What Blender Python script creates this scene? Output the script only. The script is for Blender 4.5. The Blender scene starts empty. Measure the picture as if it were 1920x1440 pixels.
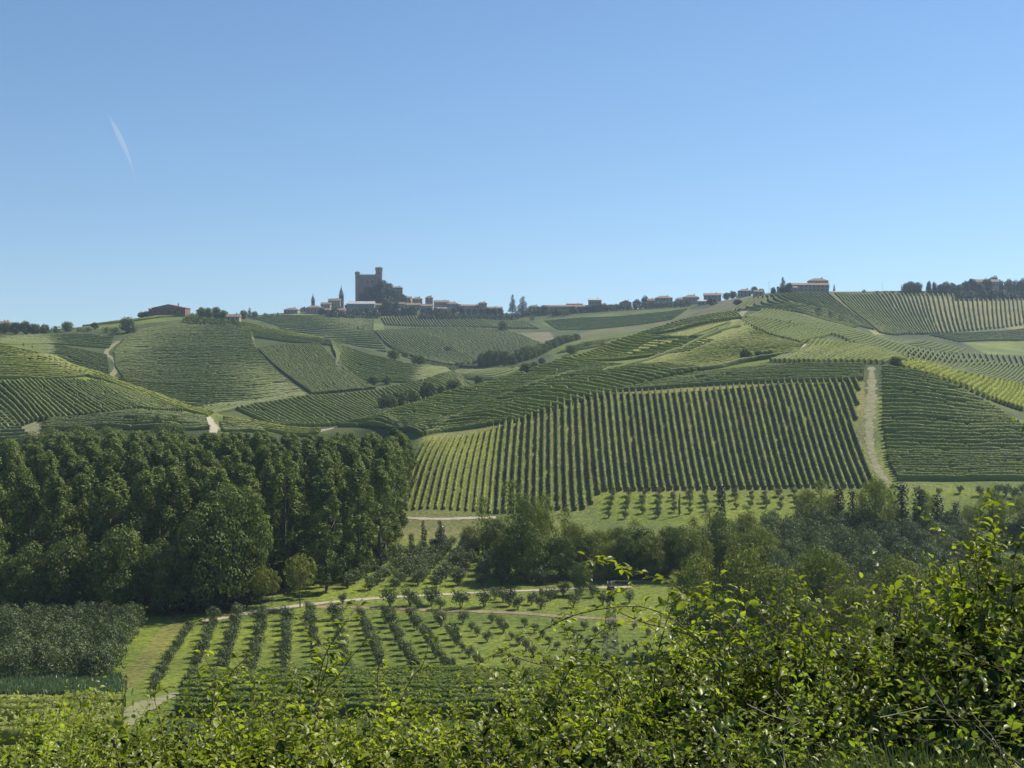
import bpy, math, random, numpy as np
from mathutils import Vector
R = math.radians
# ---------------------------------------------------------------- camera, sky, sun, exposure
F_PX, CXP, CYP = 2300.0, 960.0, 720.0          # focal length in photo pixels (1920 wide)
PITCH = -math.atan(80 / F_PX)
scene = bpy.context.scene
cam_d = bpy.data.cameras.new('camera'); cam = bpy.data.objects.new('camera', cam_d)
scene.collection.objects.link(cam); scene.camera = cam
cam_d.sensor_width = 36; cam_d.lens = 36 * F_PX / 1920
cam_d.clip_start = 0.1; cam_d.clip_end = 30000
cam.location = (0, 0, 0); cam.rotation_euler = (math.pi / 2 + PITCH, 0, 0)
SUN_AZ, SUN_EL = R(58), R(46)                  # azimuth clockwise from +Y (view direction)
world = bpy.data.worlds.new('World'); scene.world = world; world.use_nodes = True
wn = world.node_tree; wn.nodes.clear()
sky = wn.nodes.new('ShaderNodeTexSky'); sky.sky_type = 'NISHITA'; sky.sun_disc = False
sky.sun_elevation = SUN_EL; sky.sun_rotation = SUN_AZ
sky.altitude = 600; sky.air_density = 1.0; sky.dust_density = 0.0; sky.ozone_density = 4.0
bg = wn.nodes.new('ShaderNodeBackground'); bg.inputs['Strength'].default_value = 0.082
wo = wn.nodes.new('ShaderNodeOutputWorld')
tc = wn.nodes.new('ShaderNodeTexCoord'); mp = wn.nodes.new('ShaderNodeMapping'); mp.inputs['Scale'].default_value = (1, 1, 0.75); mp.inputs['Location'].default_value = (0, 0, 0.065)
wn.links.new(tc.outputs['Generated'], mp.inputs[0]); wn.links.new(mp.outputs[0], sky.inputs['Vector'])   # evens out the band of sky above the ridge
hs = wn.nodes.new('ShaderNodeHueSaturation'); hs.inputs['Saturation'].default_value = 1.05
wn.links.new(sky.outputs[0], hs.inputs['Color']); wn.links.new(hs.outputs[0], bg.inputs[0]); wn.links.new(bg.outputs[0], wo.inputs[0])
sd = bpy.data.lights.new('sun', 'SUN'); sd.energy = 5.0; sd.angle = R(0.53); sd.color = (1, 0.93, 0.78)
sun = bpy.data.objects.new('sun', sd); scene.collection.objects.link(sun)
sv = Vector((math.sin(SUN_AZ) * math.cos(SUN_EL), math.cos(SUN_AZ) * math.cos(SUN_EL), math.sin(SUN_EL)))
sun.rotation_euler = sv.to_track_quat('Z', 'Y').to_euler()
scene.view_settings.view_transform = 'Standard'; scene.view_settings.look = 'None'
scene.view_settings.exposure = 0.62; scene.view_settings.gamma = 1
scene.render.film_transparent = False
scene.cycles.use_denoising = True
scene.cycles.max_bounces = 6; scene.cycles.diffuse_bounces = 2; scene.cycles.transmission_bounces = 4
scene.cycles.transparent_max_bounces = 6; scene.cycles.volume_bounces = 0
HAZE_D, HAZE_TOP = 0.000095, 95.0
# ---------------------------------------------------------------- photo pixel <-> world
cp, sp = math.cos(PITCH), math.sin(PITCH)
def ray(px, py):                                # direction with y = 1: returns (a, e) = X/Y, Z/Y
    u = (np.asarray(px, float) - CXP) / F_PX; v = (CYP - np.asarray(py, float)) / F_PX
    y = cp - v * sp; z = sp + v * cp
    return u / y, z / y
def proj(x, y, z):
    fy = y * cp + z * sp; fz = -y * sp + z * cp
    return CXP + F_PX * x / fy, CYP - F_PX * fz / fy
rng = np.random.default_rng(7)
# ---------------------------------------------------------------- the land: control points of the valley and hills
CTRL = []                                       # (a, Y, e)
def cpt(px, *pts):
    for py, Y in pts:
        a, e = ray(px, py); CTRL.append((float(a), Y, float(e)))
for px in (-420, -150, 150, 500, 850, 1200, 1550, 1850, 2100, 2350):
    a = (px - CXP) / F_PX
    for Y, z in ((1.5, -1.75), (4, -2.1), (8, -3.4), (14, -6.2), (22, -10), (45, -21), (80, -32.5), (115, -40)):
        CTRL.append((a, Y, z / Y))
for px in (-420, -200, 0, 220, 450, 700, 950, 1200, 1450, 1700, 1950, 2150, 2350):
    cpt(px, (1330, 145), (1265, 182), (1195, 208), (1135, 234))
for px in (-420, -200, 0, 200, 400, 560, 700):
    cpt(px, (1060, 272), (998, 315), (948, 365), (905, 415))
cpt(-420, (800, 440), (600, 640), (650, 760), (625, 900), (620, 1050), (700, 1400), (760, 2400))
cpt(-200, (815, 440), (700, 520), (605, 620), (655, 720), (640, 820), (620, 950), (615, 1000), (680, 1400), (760, 2400))
cpt(0, (838, 438), (745, 490), (690, 525), (646, 575), (668, 650), (648, 740), (632, 860), (620, 960), (655, 1150), (700, 1500), (760, 2400))
cpt(100, (832, 440), (720, 510), (671, 560), (695, 640), (665, 740), (630, 880), (617, 970), (660, 1200), (760, 2400))
cpt(200, (815, 445), (750, 485), (706, 540), (735, 600), (700, 690), (640, 850), (607, 975), (645, 1200), (760, 2400))
cpt(300, (800, 450), (775, 480), (744, 520), (765, 580), (720, 670), (640, 850), (592, 990), (632, 1200), (760, 2400))
cpt(400, (812, 452), (795, 480), (774, 508), (782, 560), (730, 650), (660, 800), (612, 930), (590, 1000), (625, 1200), (760, 2400))
cpt(470, (815, 460), (791, 500), (798, 530), (740, 640), (670, 780), (612, 930), (600, 990), (615, 1150), (593, 1420), (640, 1700), (760, 2400))
cpt(540, (815, 470), (803, 500), (800, 540), (740, 645), (680, 765), (624, 920), (638, 1010), (605, 1250), (587, 1450), (640, 1700), (760, 2400))
cpt(620, (812, 450), (803, 480), (800, 550), (745, 640), (690, 755), (638, 890), (655, 980), (612, 1220), (583, 1470), (630, 1700), (760, 2400))
cpt(700, (820, 440), (786, 480), (800, 525), (775, 575), (735, 650), (695, 750), (656, 860), (674, 950), (640, 1120), (597, 1400), (575, 1510), (630, 1700), (760, 2400))
cpt(760, (880, 375), (824, 408), (767, 488), (785, 540), (745, 630), (700, 740), (671, 825), (688, 920), (650, 1080), (598, 1400), (577, 1510), (630, 1700), (760, 2400))
cpt(840, (960, 330), (880, 362), (812, 405), (772, 450), (739, 515), (765, 570), (718, 690), (693, 780), (704, 880), (655, 1070), (600, 1390), (582, 1490), (640, 1700), (760, 2400))
cpt(950, (965, 328), (880, 362), (795, 404), (752, 455), (709, 555), (732, 640), (703, 740), (688, 840), (640, 1110), (603, 1380), (588, 1460), (640, 1700), (760, 2400))
cpt(1050, (962, 328), (880, 362), (755, 424), (718, 480), (677, 600), (700, 700), (668, 840), (640, 1000), (606, 1300), (582, 1450), (640, 1700), (760, 2400))
cpt(1150, (950, 330), (870, 364), (741, 430), (705, 490), (678, 560), (643, 675), (655, 780), (625, 1000), (598, 1300), (578, 1430), (640, 1700), (760, 2400))
cpt(1280, (935, 334), (850, 372), (735, 434), (700, 480), (668, 550), (635, 630), (604, 725), (612, 850), (598, 1080), (573, 1350), (625, 1700), (760, 2400))
cpt(1380, (928, 337), (840, 376), (728, 437), (696, 478), (655, 560), (615, 670), (584, 790), (588, 860), (574, 1000), (560, 1200), (625, 1700), (760, 2400))
cpt(1480, (925, 339), (830, 380), (720, 440), (693, 472), (648, 560), (612, 700), (588, 790), (590, 860), (566, 960), (547, 1120), (625, 1700), (760, 2400))
cpt(1580, (922, 340), (820, 385), (715, 442), (690, 465), (660, 540), (648, 600), (640, 670), (613, 820), (618, 880), (590, 980), (552, 1160), (625, 1700), (760, 2400))
cpt(1680, (918, 341), (810, 388), (705, 445), (683, 472), (668, 600), (662, 680), (645, 835), (648, 900), (630, 990), (553, 1180), (625, 1700), (760, 2400))
cpt(1780, (915, 342), (810, 390), (718, 445), (706, 470), (698, 600), (702, 650), (666, 830), (662, 900), (628, 1000), (553, 1190), (625, 1700), (760, 2400))
cpt(1920, (912, 343), (815, 395), (768, 450), (757, 475), (728, 585), (728, 640), (690, 800), (668, 880), (650, 960), (612, 1030), (560, 1200), (625, 1700), (760, 2400))
cpt(2120, (915, 344), (830, 400), (800, 455), (770, 590), (750, 700), (700, 830), (640, 1000), (565, 1220), (640, 1700), (760, 2400))
cpt(2350, (920, 345), (840, 410), (810, 470), (780, 600), (700, 850), (640, 1020), (565, 1220), (640, 1700), (760, 2400))
SL = 0.36
_c = np.array(CTRL); _P = np.stack([_c[:, 0], np.log(_c[:, 1]) * SL], 1); _n = len(_P)
def _k(r2): return 0.5 * r2 * np.log(r2 + 1e-12)
_d2 = ((_P[:, None] - _P[None]) ** 2).sum(-1)
_A = np.zeros((_n + 3, _n + 3)); _A[:_n, :_n] = _k(_d2) + np.eye(_n) * 1e-6
_A[:_n, _n] = 1; _A[:_n, _n + 1:] = _P; _A[_n, :_n] = 1; _A[_n + 1:, :_n] = _P.T
_w = np.linalg.solve(_A, np.concatenate([_c[:, 2], [0, 0, 0]]))
def elev(a, Y):
    q = np.stack([np.ravel(a), np.log(np.ravel(Y)) * SL], 1); out = np.empty(len(q))
    for i in range(0, len(q), 20000):
        s = q[i:i + 20000]; d = ((s[:, None] - _P[None]) ** 2).sum(-1)
        out[i:i + 20000] = _k(d) @ _w[:_n] + _w[_n] + s @ _w[_n + 1:]
    return out.reshape(np.shape(a))
NA, NL = 900, 1000
A_MIN, A_MAX, L_MIN, L_MAX = -0.56, 0.56, math.log(1.2), math.log(2400)
AG = np.linspace(A_MIN, A_MAX, NA)
_t = np.linspace(0, 1, NL); LG = np.interp(_t, [0, .12, .9, 1], [L_MIN, math.log(120), math.log(1550), L_MAX])
_ga, _gl = np.linspace(A_MIN, A_MAX, 180), LG[::4].copy(); _gl[-1] = L_MAX
_ge = elev(*np.meshgrid(_ga, np.exp(_gl)))     # coarse, then bicubic-free linear refinement via dense 1-D resampling
def _cub(x, xp, fp):                            # Catmull-Rom along axis 0
    i = np.clip(np.searchsorted(xp, x) - 1, 0, len(xp) - 2); h = xp[i + 1] - xp[i]; t = ((x - xp[i]) / h)[:, None]
    g = np.gradient(fp, xp, axis=0); h = h[:, None]
    return (2*t**3-3*t**2+1)*fp[i] + (t**3-2*t**2+t)*h*g[i] + (-2*t**3+3*t**2)*fp[i+1] + (t**3-t**2)*h*g[i+1]
EG = _cub(AG, _ga, _cub(LG, _gl, _ge).T).T      # EG[l, a]
YG = np.exp(LG)
EY = EG.copy()
def ez(a, Y):                                   # elevation tangent, bilinear on the final grid
    a = np.asarray(a, float); Y = np.maximum(np.asarray(Y, float), 1.21)
    fa = np.clip((a - A_MIN) / (A_MAX - A_MIN) * (NA - 1), 0, NA - 1.001); ia = fa.astype(int); fa = fa - ia
    l = np.log(Y); il = np.clip(np.searchsorted(LG, l) - 1, 0, NL - 2); fl = np.clip((Y - YG[il]) / (YG[il + 1] - YG[il]), 0, 1)
    z = EG * 1.0
    z0 = (EG[il, ia] * (1 - fa) + EG[il, ia + 1] * fa) * YG[il]; z1 = (EG[il + 1, ia] * (1 - fa) + EG[il + 1, ia + 1] * fa) * YG[il + 1]
    return (z0 * (1 - fl) + z1 * fl) / Y
def gz(x, y): return ez(np.asarray(x) / np.asarray(y), y) * np.asarray(y)
def hit(px, py, ymin=100, ymax=1600):           # first visible ground under a photo pixel beyond ymin
    a, e = ray(px, py); Y = YG[(YG > ymin) & (YG < ymax)]
    el = ez(np.full_like(Y, a), Y) - e
    up = np.nonzero(el >= 0)[0]
    if len(up) == 0: y = Y[np.argmax(el)]; return (float(a * y), float(y))
    k = up[0]
    if k == 0: y = Y[0]
    else: t = -el[k-1] / (el[k] - el[k-1]); y = Y[k-1] + t * (Y[k] - Y[k-1])
    return (float(a * y), float(y))
# ---------------------------------------------------------------- helpers: materials, meshes, tags
def nt(name):
    m = bpy.data.materials.new(name); m.use_nodes = True; t = m.node_tree; t.nodes.clear()
    o = t.nodes.new('ShaderNodeOutputMaterial'); return m, t, o
ALB = 0.84
def leaf_mat(name, c1, c2, trans=0.35, gloss=0.06, noise=0.0, tcol=(1.25, 1.35, 0.55), rough=0.45):
    m, t, o = nt(name); N, L = t.nodes.new, t.links.new; c1 = tuple(x * ALB for x in c1); c2 = tuple(x * ALB for x in c2)
    g = N('ShaderNodeNewGeometry'); oi = N('ShaderNodeObjectInfo')
    r = N('ShaderNodeValToRGB'); r.color_ramp.elements[0].color = (*c1, 1); r.color_ramp.elements[1].color = (*c2, 1)
    mx = N('ShaderNodeMath'); mx.operation = 'MULTIPLY_ADD'; mx.inputs[1].default_value = 0.55
    ob = N('ShaderNodeMath'); ob.operation = 'MULTIPLY'; ob.inputs[1].default_value = 0.45
    L(oi.outputs['Random'], ob.inputs[0]); L(g.outputs['Random Per Island'], mx.inputs[0]); L(ob.outputs[0], mx.inputs[2])
    if noise:
        n = N('ShaderNodeTexNoise'); n.inputs['Scale'].default_value = noise; n.inputs['Detail'].default_value = 3
        L(g.outputs['Position'], n.inputs['Vector']); L(n.outputs[0], mx.inputs[0])
    L(mx.outputs[0], r.inputs[0])
    d = N('ShaderNodeBsdfDiffuse'); tr = N('ShaderNodeBsdfTranslucent'); gl = N('ShaderNodeBsdfGlossy'); gl.inputs['Roughness'].default_value = rough
    tm = N('ShaderNodeMixRGB'); tm.blend_type = 'MULTIPLY'; tm.inputs[0].default_value = 1; tm.inputs[2].default_value = (*tcol, 1)
    L(r.outputs[0], tm.inputs[1]); L(r.outputs[0], d.inputs[0]); L(tm.outputs[0], tr.inputs[0])
    a = N('ShaderNodeMixShader'); a.inputs[0].default_value = trans; b = N('ShaderNodeMixShader'); b.inputs[0].default_value = gloss
    L(d.outputs[0], a.inputs[1]); L(tr.outputs[0], a.inputs[2]); L(a.outputs[0], b.inputs[1]); L(gl.outputs[0], b.inputs[2]); L(b.outputs[0], o.inputs[0])
    return m
def rough_mat(name, c1, c2, scale=1.0, rough=0.9, bump=0.0, attr=None):
    m, t, o = nt(name); N, L = t.nodes.new, t.links.new
    p = N('ShaderNodeBsdfPrincipled'); p.inputs['Roughness'].default_value = rough; p.inputs['Specular IOR Level'].default_value = 0.2
    tc = N('ShaderNodeNewGeometry' if attr else 'ShaderNodeTexCoord')
    n = N('ShaderNodeTexNoise'); n.inputs['Scale'].default_value = scale; n.inputs['Detail'].default_value = 6; n.inputs['Roughness'].default_value = 0.65
    L(tc.outputs['Position' if attr else 'Object'], n.inputs['Vector'])
    r = N('ShaderNodeValToRGB'); r.color_ramp.elements[0].position = 0.33; r.color_ramp.elements[1].position = 0.67
    r.color_ramp.elements[0].color = (*c1, 1); r.color_ramp.elements[1].color = (*c2, 1); L(n.outputs[0], r.inputs[0])
    if attr:
        at = N('ShaderNodeAttribute'); at.attribute_name = attr; mu = N('ShaderNodeMixRGB'); mu.blend_type = 'MULTIPLY'; mu.inputs[0].default_value = 1
        n2 = N('ShaderNodeTexNoise'); n2.inputs['Scale'].default_value = 0.035; n2.inputs['Detail'].default_value = 5; L(tc.outputs['Position'], n2.inputs['Vector'])
        r2 = N('ShaderNodeValToRGB'); r2.color_ramp.elements[0].position = 0.35; r2.color_ramp.elements[1].position = 0.65
        r2.color_ramp.elements[0].color = (0.68, 0.72, 0.72, 1); r2.color_ramp.elements[1].color = (1.3, 1.18, 1.0, 1); L(n2.outputs[0], r2.inputs[0])
        m2 = N('ShaderNodeMixRGB'); m2.blend_type = 'MULTIPLY'; m2.inputs[0].default_value = 1
        L(at.outputs['Color'], mu.inputs[1]); L(r.outputs[0], mu.inputs[2]); L(mu.outputs[0], m2.inputs[1]); L(r2.outputs[0], m2.inputs[2]); L(m2.outputs[0], p.inputs['Base Color'])
    else: L(r.outputs[0], p.inputs['Base Color'])
    if bump:
        bn = N('ShaderNodeBump'); bn.inputs['Distance'].default_value = bump; L(n.outputs[0], bn.inputs['Height']); L(bn.outputs[0], p.inputs['Normal'])
    L(p.outputs[0], o.inputs[0]); return m
def flat_mat(name, c, rough=0.8, v=0.12, scale=0.6):
    return rough_mat(name, tuple(x * (1 - v) for x in c), tuple(min(1, x * (1 + v)) for x in c), scale, rough)
M = dict(
    ground=rough_mat('grassy_ground', (0.4, 0.43, 0.4), (1.2, 1.18, 1.1), 1.1, 0.95, 0.25, attr='Col'),
    gravel=rough_mat('pale_gravel', (0.26, 0.225, 0.165), (0.40, 0.36, 0.28), 1.2), soil=rough_mat('brown_soil', (0.13, 0.10, 0.06), (0.27, 0.21, 0.13), 0.9),
    dry=rough_mat('dry_track', (0.11, 0.13, 0.05), (0.25, 0.22, 0.14), 0.55),
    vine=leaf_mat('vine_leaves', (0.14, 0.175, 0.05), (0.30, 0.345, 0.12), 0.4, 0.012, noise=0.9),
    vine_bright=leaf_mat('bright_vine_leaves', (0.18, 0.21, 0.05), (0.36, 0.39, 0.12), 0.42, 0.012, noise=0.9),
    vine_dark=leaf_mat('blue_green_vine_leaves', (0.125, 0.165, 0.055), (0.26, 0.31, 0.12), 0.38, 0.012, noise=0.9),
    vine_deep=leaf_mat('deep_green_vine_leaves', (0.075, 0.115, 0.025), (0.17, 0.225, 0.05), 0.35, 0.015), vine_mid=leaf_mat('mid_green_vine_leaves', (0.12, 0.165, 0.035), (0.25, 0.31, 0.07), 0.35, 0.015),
    vine_lit_top=leaf_mat('painted_lit_vine_tops', (0.19, 0.22, 0.095), (0.38, 0.42, 0.20), 0.4, 0.012, noise=0.9), bright_lit_top=leaf_mat('bright_painted_lit_vine_tops', (0.24, 0.27, 0.07), (0.46, 0.49, 0.15), 0.4, 0.012, noise=0.9),  # row tops: sunlit rim painted in as a lighter leaf colour
    poplar=leaf_mat('poplar_leaves', (0.065, 0.10, 0.02), (0.19, 0.24, 0.05), 0.2, 0.02, rough=.6),
    broad=leaf_mat('broad_leaves', (0.055, 0.085, 0.018), (0.16, 0.20, 0.045), 0.22, 0.02, rough=.6),
    acacia=leaf_mat('acacia_leaves', (0.09, 0.12, 0.022), (0.24, 0.27, 0.05), 0.3, 0.02, rough=.6),
    hazel=leaf_mat('hazel_leaves', (0.036, 0.056, 0.02), (0.165, 0.205, 0.08), 0.2, 0.03, rough=.6),
    dark=leaf_mat('dark_leaves', (0.018, 0.032, 0.014), (0.045, 0.065, 0.026), 0.2, 0.05),
    needle=leaf_mat('conifer_needles', (0.018, 0.032, 0.018), (0.04, 0.06, 0.03), 0.15, 0.05),
    reed=leaf_mat('tall_grass', (0.06, 0.10, 0.05), (0.12, 0.18, 0.09), 0.35, 0.05),
    bark=rough_mat('bark', (0.06, 0.055, 0.045), (0.15, 0.14, 0.115), 2.0), pole=flat_mat('weathered_wood', (0.28, 0.24, 0.18)),
    steel=flat_mat('grey_steel', (0.045, 0.05, 0.055), 0.5),
)
def setp(o, label=None, cat=None, group=None, kind=None):
    for k, v in (('label', label), ('category', cat), ('group', group), ('kind', kind)):
        if v: o[k] = v
    return o
COLL = scene.collection.objects
def link(o, parent=None):
    COLL.link(o)
    if parent: o.parent = parent
    return o
def mesh_data(name, V, F, mats, smooth=False, mi=None):
    V = np.asarray(V, np.float32); me = bpy.data.meshes.new(name)
    if isinstance(F, np.ndarray): Fs = [F]
    else: Fs = F
    Fs = [np.asarray(f, np.int32) for f in Fs if len(f)]
    nl = sum(f.size for f in Fs); nf = sum(len(f) for f in Fs)
    me.vertices.add(len(V)); me.vertices.foreach_set('co', V.ravel())
    me.loops.add(nl); me.loops.foreach_set('vertex_index', np.concatenate([f.ravel() for f in Fs]))
    tot = np.concatenate([np.full(len(f), f.shape[1], np.int32) for f in Fs]); st = np.concatenate([[0], np.cumsum(tot)[:-1]]).astype(np.int32)
    me.polygons.add(nf); me.polygons.foreach_set('loop_start', st); me.polygons.foreach_set('loop_total', tot)
    if mi is not None: me.polygons.foreach_set('material_index', np.asarray(mi, np.int32))
    if smooth: me.polygons.foreach_set('use_smooth', np.ones(nf, bool))
    for m in (mats if isinstance(mats, (list, tuple)) else [mats]): me.materials.append(m)
    me.update(calc_edges=True); return me
def obj(name, me, parent=None, loc=(0, 0, 0)):
    o = bpy.data.objects.new(name, me); o.location = loc; return link(o, parent)
def empty(name, loc=(0, 0, 0), rz=0, s=1, label=None, cat=None, group=None):
    o = bpy.data.objects.new(name, None); o.location = loc; o.rotation_euler = (0, 0, rz); o.scale = (s, s, s) if np.isscalar(s) else s
    o.empty_display_size = 0.1; link(o); return setp(o, label, cat, group)
ONES = 'zero first second third fourth fifth sixth seventh eighth ninth tenth eleventh twelfth thirteenth fourteenth fifteenth sixteenth seventeenth eighteenth nineteenth'.split()
TENS = {2: ('twenty', 'twentieth'), 3: ('thirty', 'thirtieth'), 4: ('forty', 'fortieth'), 5: ('fifty', 'fiftieth'), 6: ('sixty', 'sixtieth'), 7: ('seventy', 'seventieth'), 8: ('eighty', 'eightieth')}
def ordw(n):
    if n < 20: return ONES[n]
    return TENS[n // 10][1] if n % 10 == 0 else TENS[n // 10][0] + '-' + ONES[n % 10]
# ---------------------------------------------------------------- the ground sheet, coloured field by field
GA, GY = np.meshgrid(AG, YG); GX = GA * GY; GZ = EG * GY
PX, PY = proj(GX, GY, GZ)
grass = (0.095, 0.145, 0.030)
col = np.empty(GX.shape + (3,)); col[:] = (0.125, 0.165, 0.045); col[(GY > 420)] = (0.068, 0.092, 0.034)  # far ground darkened in colour to match the half-shaded vine rows
def inpoly(x, y, poly):
    r = np.zeros(x.shape, bool); n = len(poly)
    for i in range(n):
        x1, y1 = poly[i]; x2, y2 = poly[(i + 1) % n]
        if y1 == y2: continue
        c = ((y1 > y) != (y2 > y)) & (x < (x2 - x1) * (y - y1) / (y2 - y1) + x1); r ^= c
    return r
def tint(poly, c, y0, y1):
    col[inpoly(PX, PY, poly) & (GY > y0) & (GY < y1)] = c
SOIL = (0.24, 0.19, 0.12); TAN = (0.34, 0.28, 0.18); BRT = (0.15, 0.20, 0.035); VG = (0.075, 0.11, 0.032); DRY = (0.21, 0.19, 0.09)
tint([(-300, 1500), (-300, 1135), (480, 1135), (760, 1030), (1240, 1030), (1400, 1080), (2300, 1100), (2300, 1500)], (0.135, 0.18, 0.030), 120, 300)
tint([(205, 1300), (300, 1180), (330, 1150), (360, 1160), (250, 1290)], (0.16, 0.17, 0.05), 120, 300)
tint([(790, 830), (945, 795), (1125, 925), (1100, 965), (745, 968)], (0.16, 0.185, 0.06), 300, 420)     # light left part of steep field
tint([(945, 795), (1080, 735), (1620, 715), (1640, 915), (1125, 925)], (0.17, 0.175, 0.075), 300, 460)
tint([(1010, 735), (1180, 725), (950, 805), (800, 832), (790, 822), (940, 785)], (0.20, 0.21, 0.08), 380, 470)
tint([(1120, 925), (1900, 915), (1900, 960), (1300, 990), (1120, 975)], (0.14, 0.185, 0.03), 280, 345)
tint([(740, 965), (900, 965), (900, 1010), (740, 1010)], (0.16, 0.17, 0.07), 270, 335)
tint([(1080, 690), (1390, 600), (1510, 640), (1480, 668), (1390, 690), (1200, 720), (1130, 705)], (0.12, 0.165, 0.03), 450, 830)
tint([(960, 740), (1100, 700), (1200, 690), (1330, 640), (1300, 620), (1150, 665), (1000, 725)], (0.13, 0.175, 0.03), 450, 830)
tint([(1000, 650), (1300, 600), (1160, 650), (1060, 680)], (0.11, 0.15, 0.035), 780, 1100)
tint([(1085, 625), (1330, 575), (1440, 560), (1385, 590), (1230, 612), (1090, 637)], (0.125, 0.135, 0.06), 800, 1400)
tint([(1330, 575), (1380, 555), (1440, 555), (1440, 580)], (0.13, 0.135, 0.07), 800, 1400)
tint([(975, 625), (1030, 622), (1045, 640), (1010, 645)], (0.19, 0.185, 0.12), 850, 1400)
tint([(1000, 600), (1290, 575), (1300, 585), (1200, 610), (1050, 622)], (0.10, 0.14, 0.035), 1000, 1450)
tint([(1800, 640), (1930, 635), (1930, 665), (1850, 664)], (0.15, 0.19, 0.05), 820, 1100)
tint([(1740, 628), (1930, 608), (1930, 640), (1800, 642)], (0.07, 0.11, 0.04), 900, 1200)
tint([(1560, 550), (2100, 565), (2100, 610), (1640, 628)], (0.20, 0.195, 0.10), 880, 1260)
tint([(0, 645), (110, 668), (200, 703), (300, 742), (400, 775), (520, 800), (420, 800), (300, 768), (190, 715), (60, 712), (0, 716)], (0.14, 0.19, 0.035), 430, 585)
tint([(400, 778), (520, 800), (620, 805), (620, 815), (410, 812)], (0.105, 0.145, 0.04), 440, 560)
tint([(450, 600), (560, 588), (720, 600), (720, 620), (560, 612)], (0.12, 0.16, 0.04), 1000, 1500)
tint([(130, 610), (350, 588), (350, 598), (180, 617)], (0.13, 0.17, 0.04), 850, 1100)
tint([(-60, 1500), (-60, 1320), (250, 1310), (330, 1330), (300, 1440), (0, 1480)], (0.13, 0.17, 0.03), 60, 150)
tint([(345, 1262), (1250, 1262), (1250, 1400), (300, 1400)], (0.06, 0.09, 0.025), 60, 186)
def ground_mesh():
    idx = np.arange(NA * NL).reshape(NL, NA)
    F = np.stack([idx[:-1, :-1], idx[:-1, 1:], idx[1:, 1:], idx[1:, :-1]], -1).reshape(-1, 4)
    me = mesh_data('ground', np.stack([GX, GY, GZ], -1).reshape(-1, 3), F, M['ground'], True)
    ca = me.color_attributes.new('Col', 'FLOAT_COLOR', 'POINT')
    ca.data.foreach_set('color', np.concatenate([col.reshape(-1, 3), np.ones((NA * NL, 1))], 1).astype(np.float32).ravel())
    return setp(obj('ground', me), kind='structure')
ground_mesh()
def hillside_under_camera():                     # the slope the photographer stands on, wider than the sheet's narrow near end
    xs = np.linspace(-70, 70, 71); ys = np.concatenate([np.linspace(-25, 1.2, 9), np.linspace(2.5, 40, 30)])
    X, Y = np.meshgrid(xs, ys); Yc = np.maximum(Y, 1.3)
    Z = ez(np.clip(X / Yc, -0.5, 0.5), Yc) * Yc - 0.06 + np.minimum(Y - 1.3, 0) * -0.02
    idx = np.arange(X.size).reshape(X.shape)
    F = np.stack([idx[:-1, :-1], idx[:-1, 1:], idx[1:, 1:], idx[1:, :-1]], -1).reshape(-1, 4)
    me = mesh_data('hillside', np.stack([X, Y, Z], -1).reshape(-1, 3), F, M['ground'], True)
    ca = me.color_attributes.new('Col', 'FLOAT_COLOR', 'POINT')
    ca.data.foreach_set('color', np.tile(np.array([0.07, 0.10, 0.03, 1], np.float32), X.size))
    setp(obj('hillside', me), kind='structure')
hillside_under_camera()
# ---------------------------------------------------------------- polylines on the land
def world_line(pts, y0, y1, n=40):
    P = np.array([hit(px, py, y0, y1) for px, py in pts])
    return resample(P, n)
def resample(P, n):
    d = np.concatenate([[0], np.cumsum(np.hypot(*np.diff(P, axis=0).T))])
    if len(P) > 2:                               # smooth (Catmull-Rom) through the points
        t = np.linspace(0, d[-1], max(n, 2)); return _cub(t, np.maximum.accumulate(d + np.arange(len(d)) * 1e-6), P)
    t = np.linspace(0, d[-1], n); return np.stack([np.interp(t, d, P[:, 0]), np.interp(t, d, P[:, 1])], 1)
def strip(name, pts, w, mat, y0, y1, lift=0.05, label=None, cat=None, ds=1.2, wob=0.5):
    P = world_line(pts, y0, y1, 200); L = np.hypot(*np.diff(P, axis=0).T).sum(); P = resample(P, max(8, int(L / ds)))
    T = np.gradient(P, axis=0); T /= np.linalg.norm(T, axis=1)[:, None] + 1e-9; Nn = np.stack([-T[:, 1], T[:, 0]], 1)
    k = 7; u = np.linspace(-0.5, 0.5, k); ww = (np.array(w) if np.isscalar(w) else np.interp(np.linspace(0, 1, len(P)), np.linspace(0, 1, len(w)), w))
    ww = ww * (1 + wob * (rng.random(len(P)) - 0.5))
    XY = P[:, None] + Nn[:, None] * (u[None, :, None] * ww[:, None, None] if np.ndim(ww) else u[None, :, None] * ww)
    Z = gz(XY[..., 0], XY[..., 1]) + lift - 0.25 * lift * (np.abs(u) > 0.4)
    idx = np.arange(len(P) * k).reshape(len(P), k)
    F = np.stack([idx[:-1, :-1], idx[1:, :-1], idx[1:, 1:], idx[:-1, 1:]], -1).reshape(-1, 4)
    return setp(obj(name, mesh_data(name, np.concatenate([XY, Z[..., None]], -1).reshape(-1, 3), F, mat, True)), kind='structure')
strip('gravel_road', [(380, 1166), (430, 1157), (500, 1144), (560, 1136), (680, 1124), (850, 1114), (1010, 1107), (1100, 1103), (1185, 1101)], 1.9, M['gravel'], 180, 300, 0.09)
strip('field_track', [(590, 1139), (700, 1140), (850, 1146), (1000, 1152), (1130, 1160), (1250, 1168)], 2.0, M['soil'], 180, 300, 0.08)
strip('path', [(225, 1364), (250, 1340), (275, 1322), (330, 1300)], (2.0, 2.8, 3.2, 1.0), M['dry'], 80, 190, 0.10)
strip('lane', [(735, 972), (800, 973), (870, 972), (930, 971)], 1.8, M['gravel'], 280, 345, 0.10)
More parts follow.
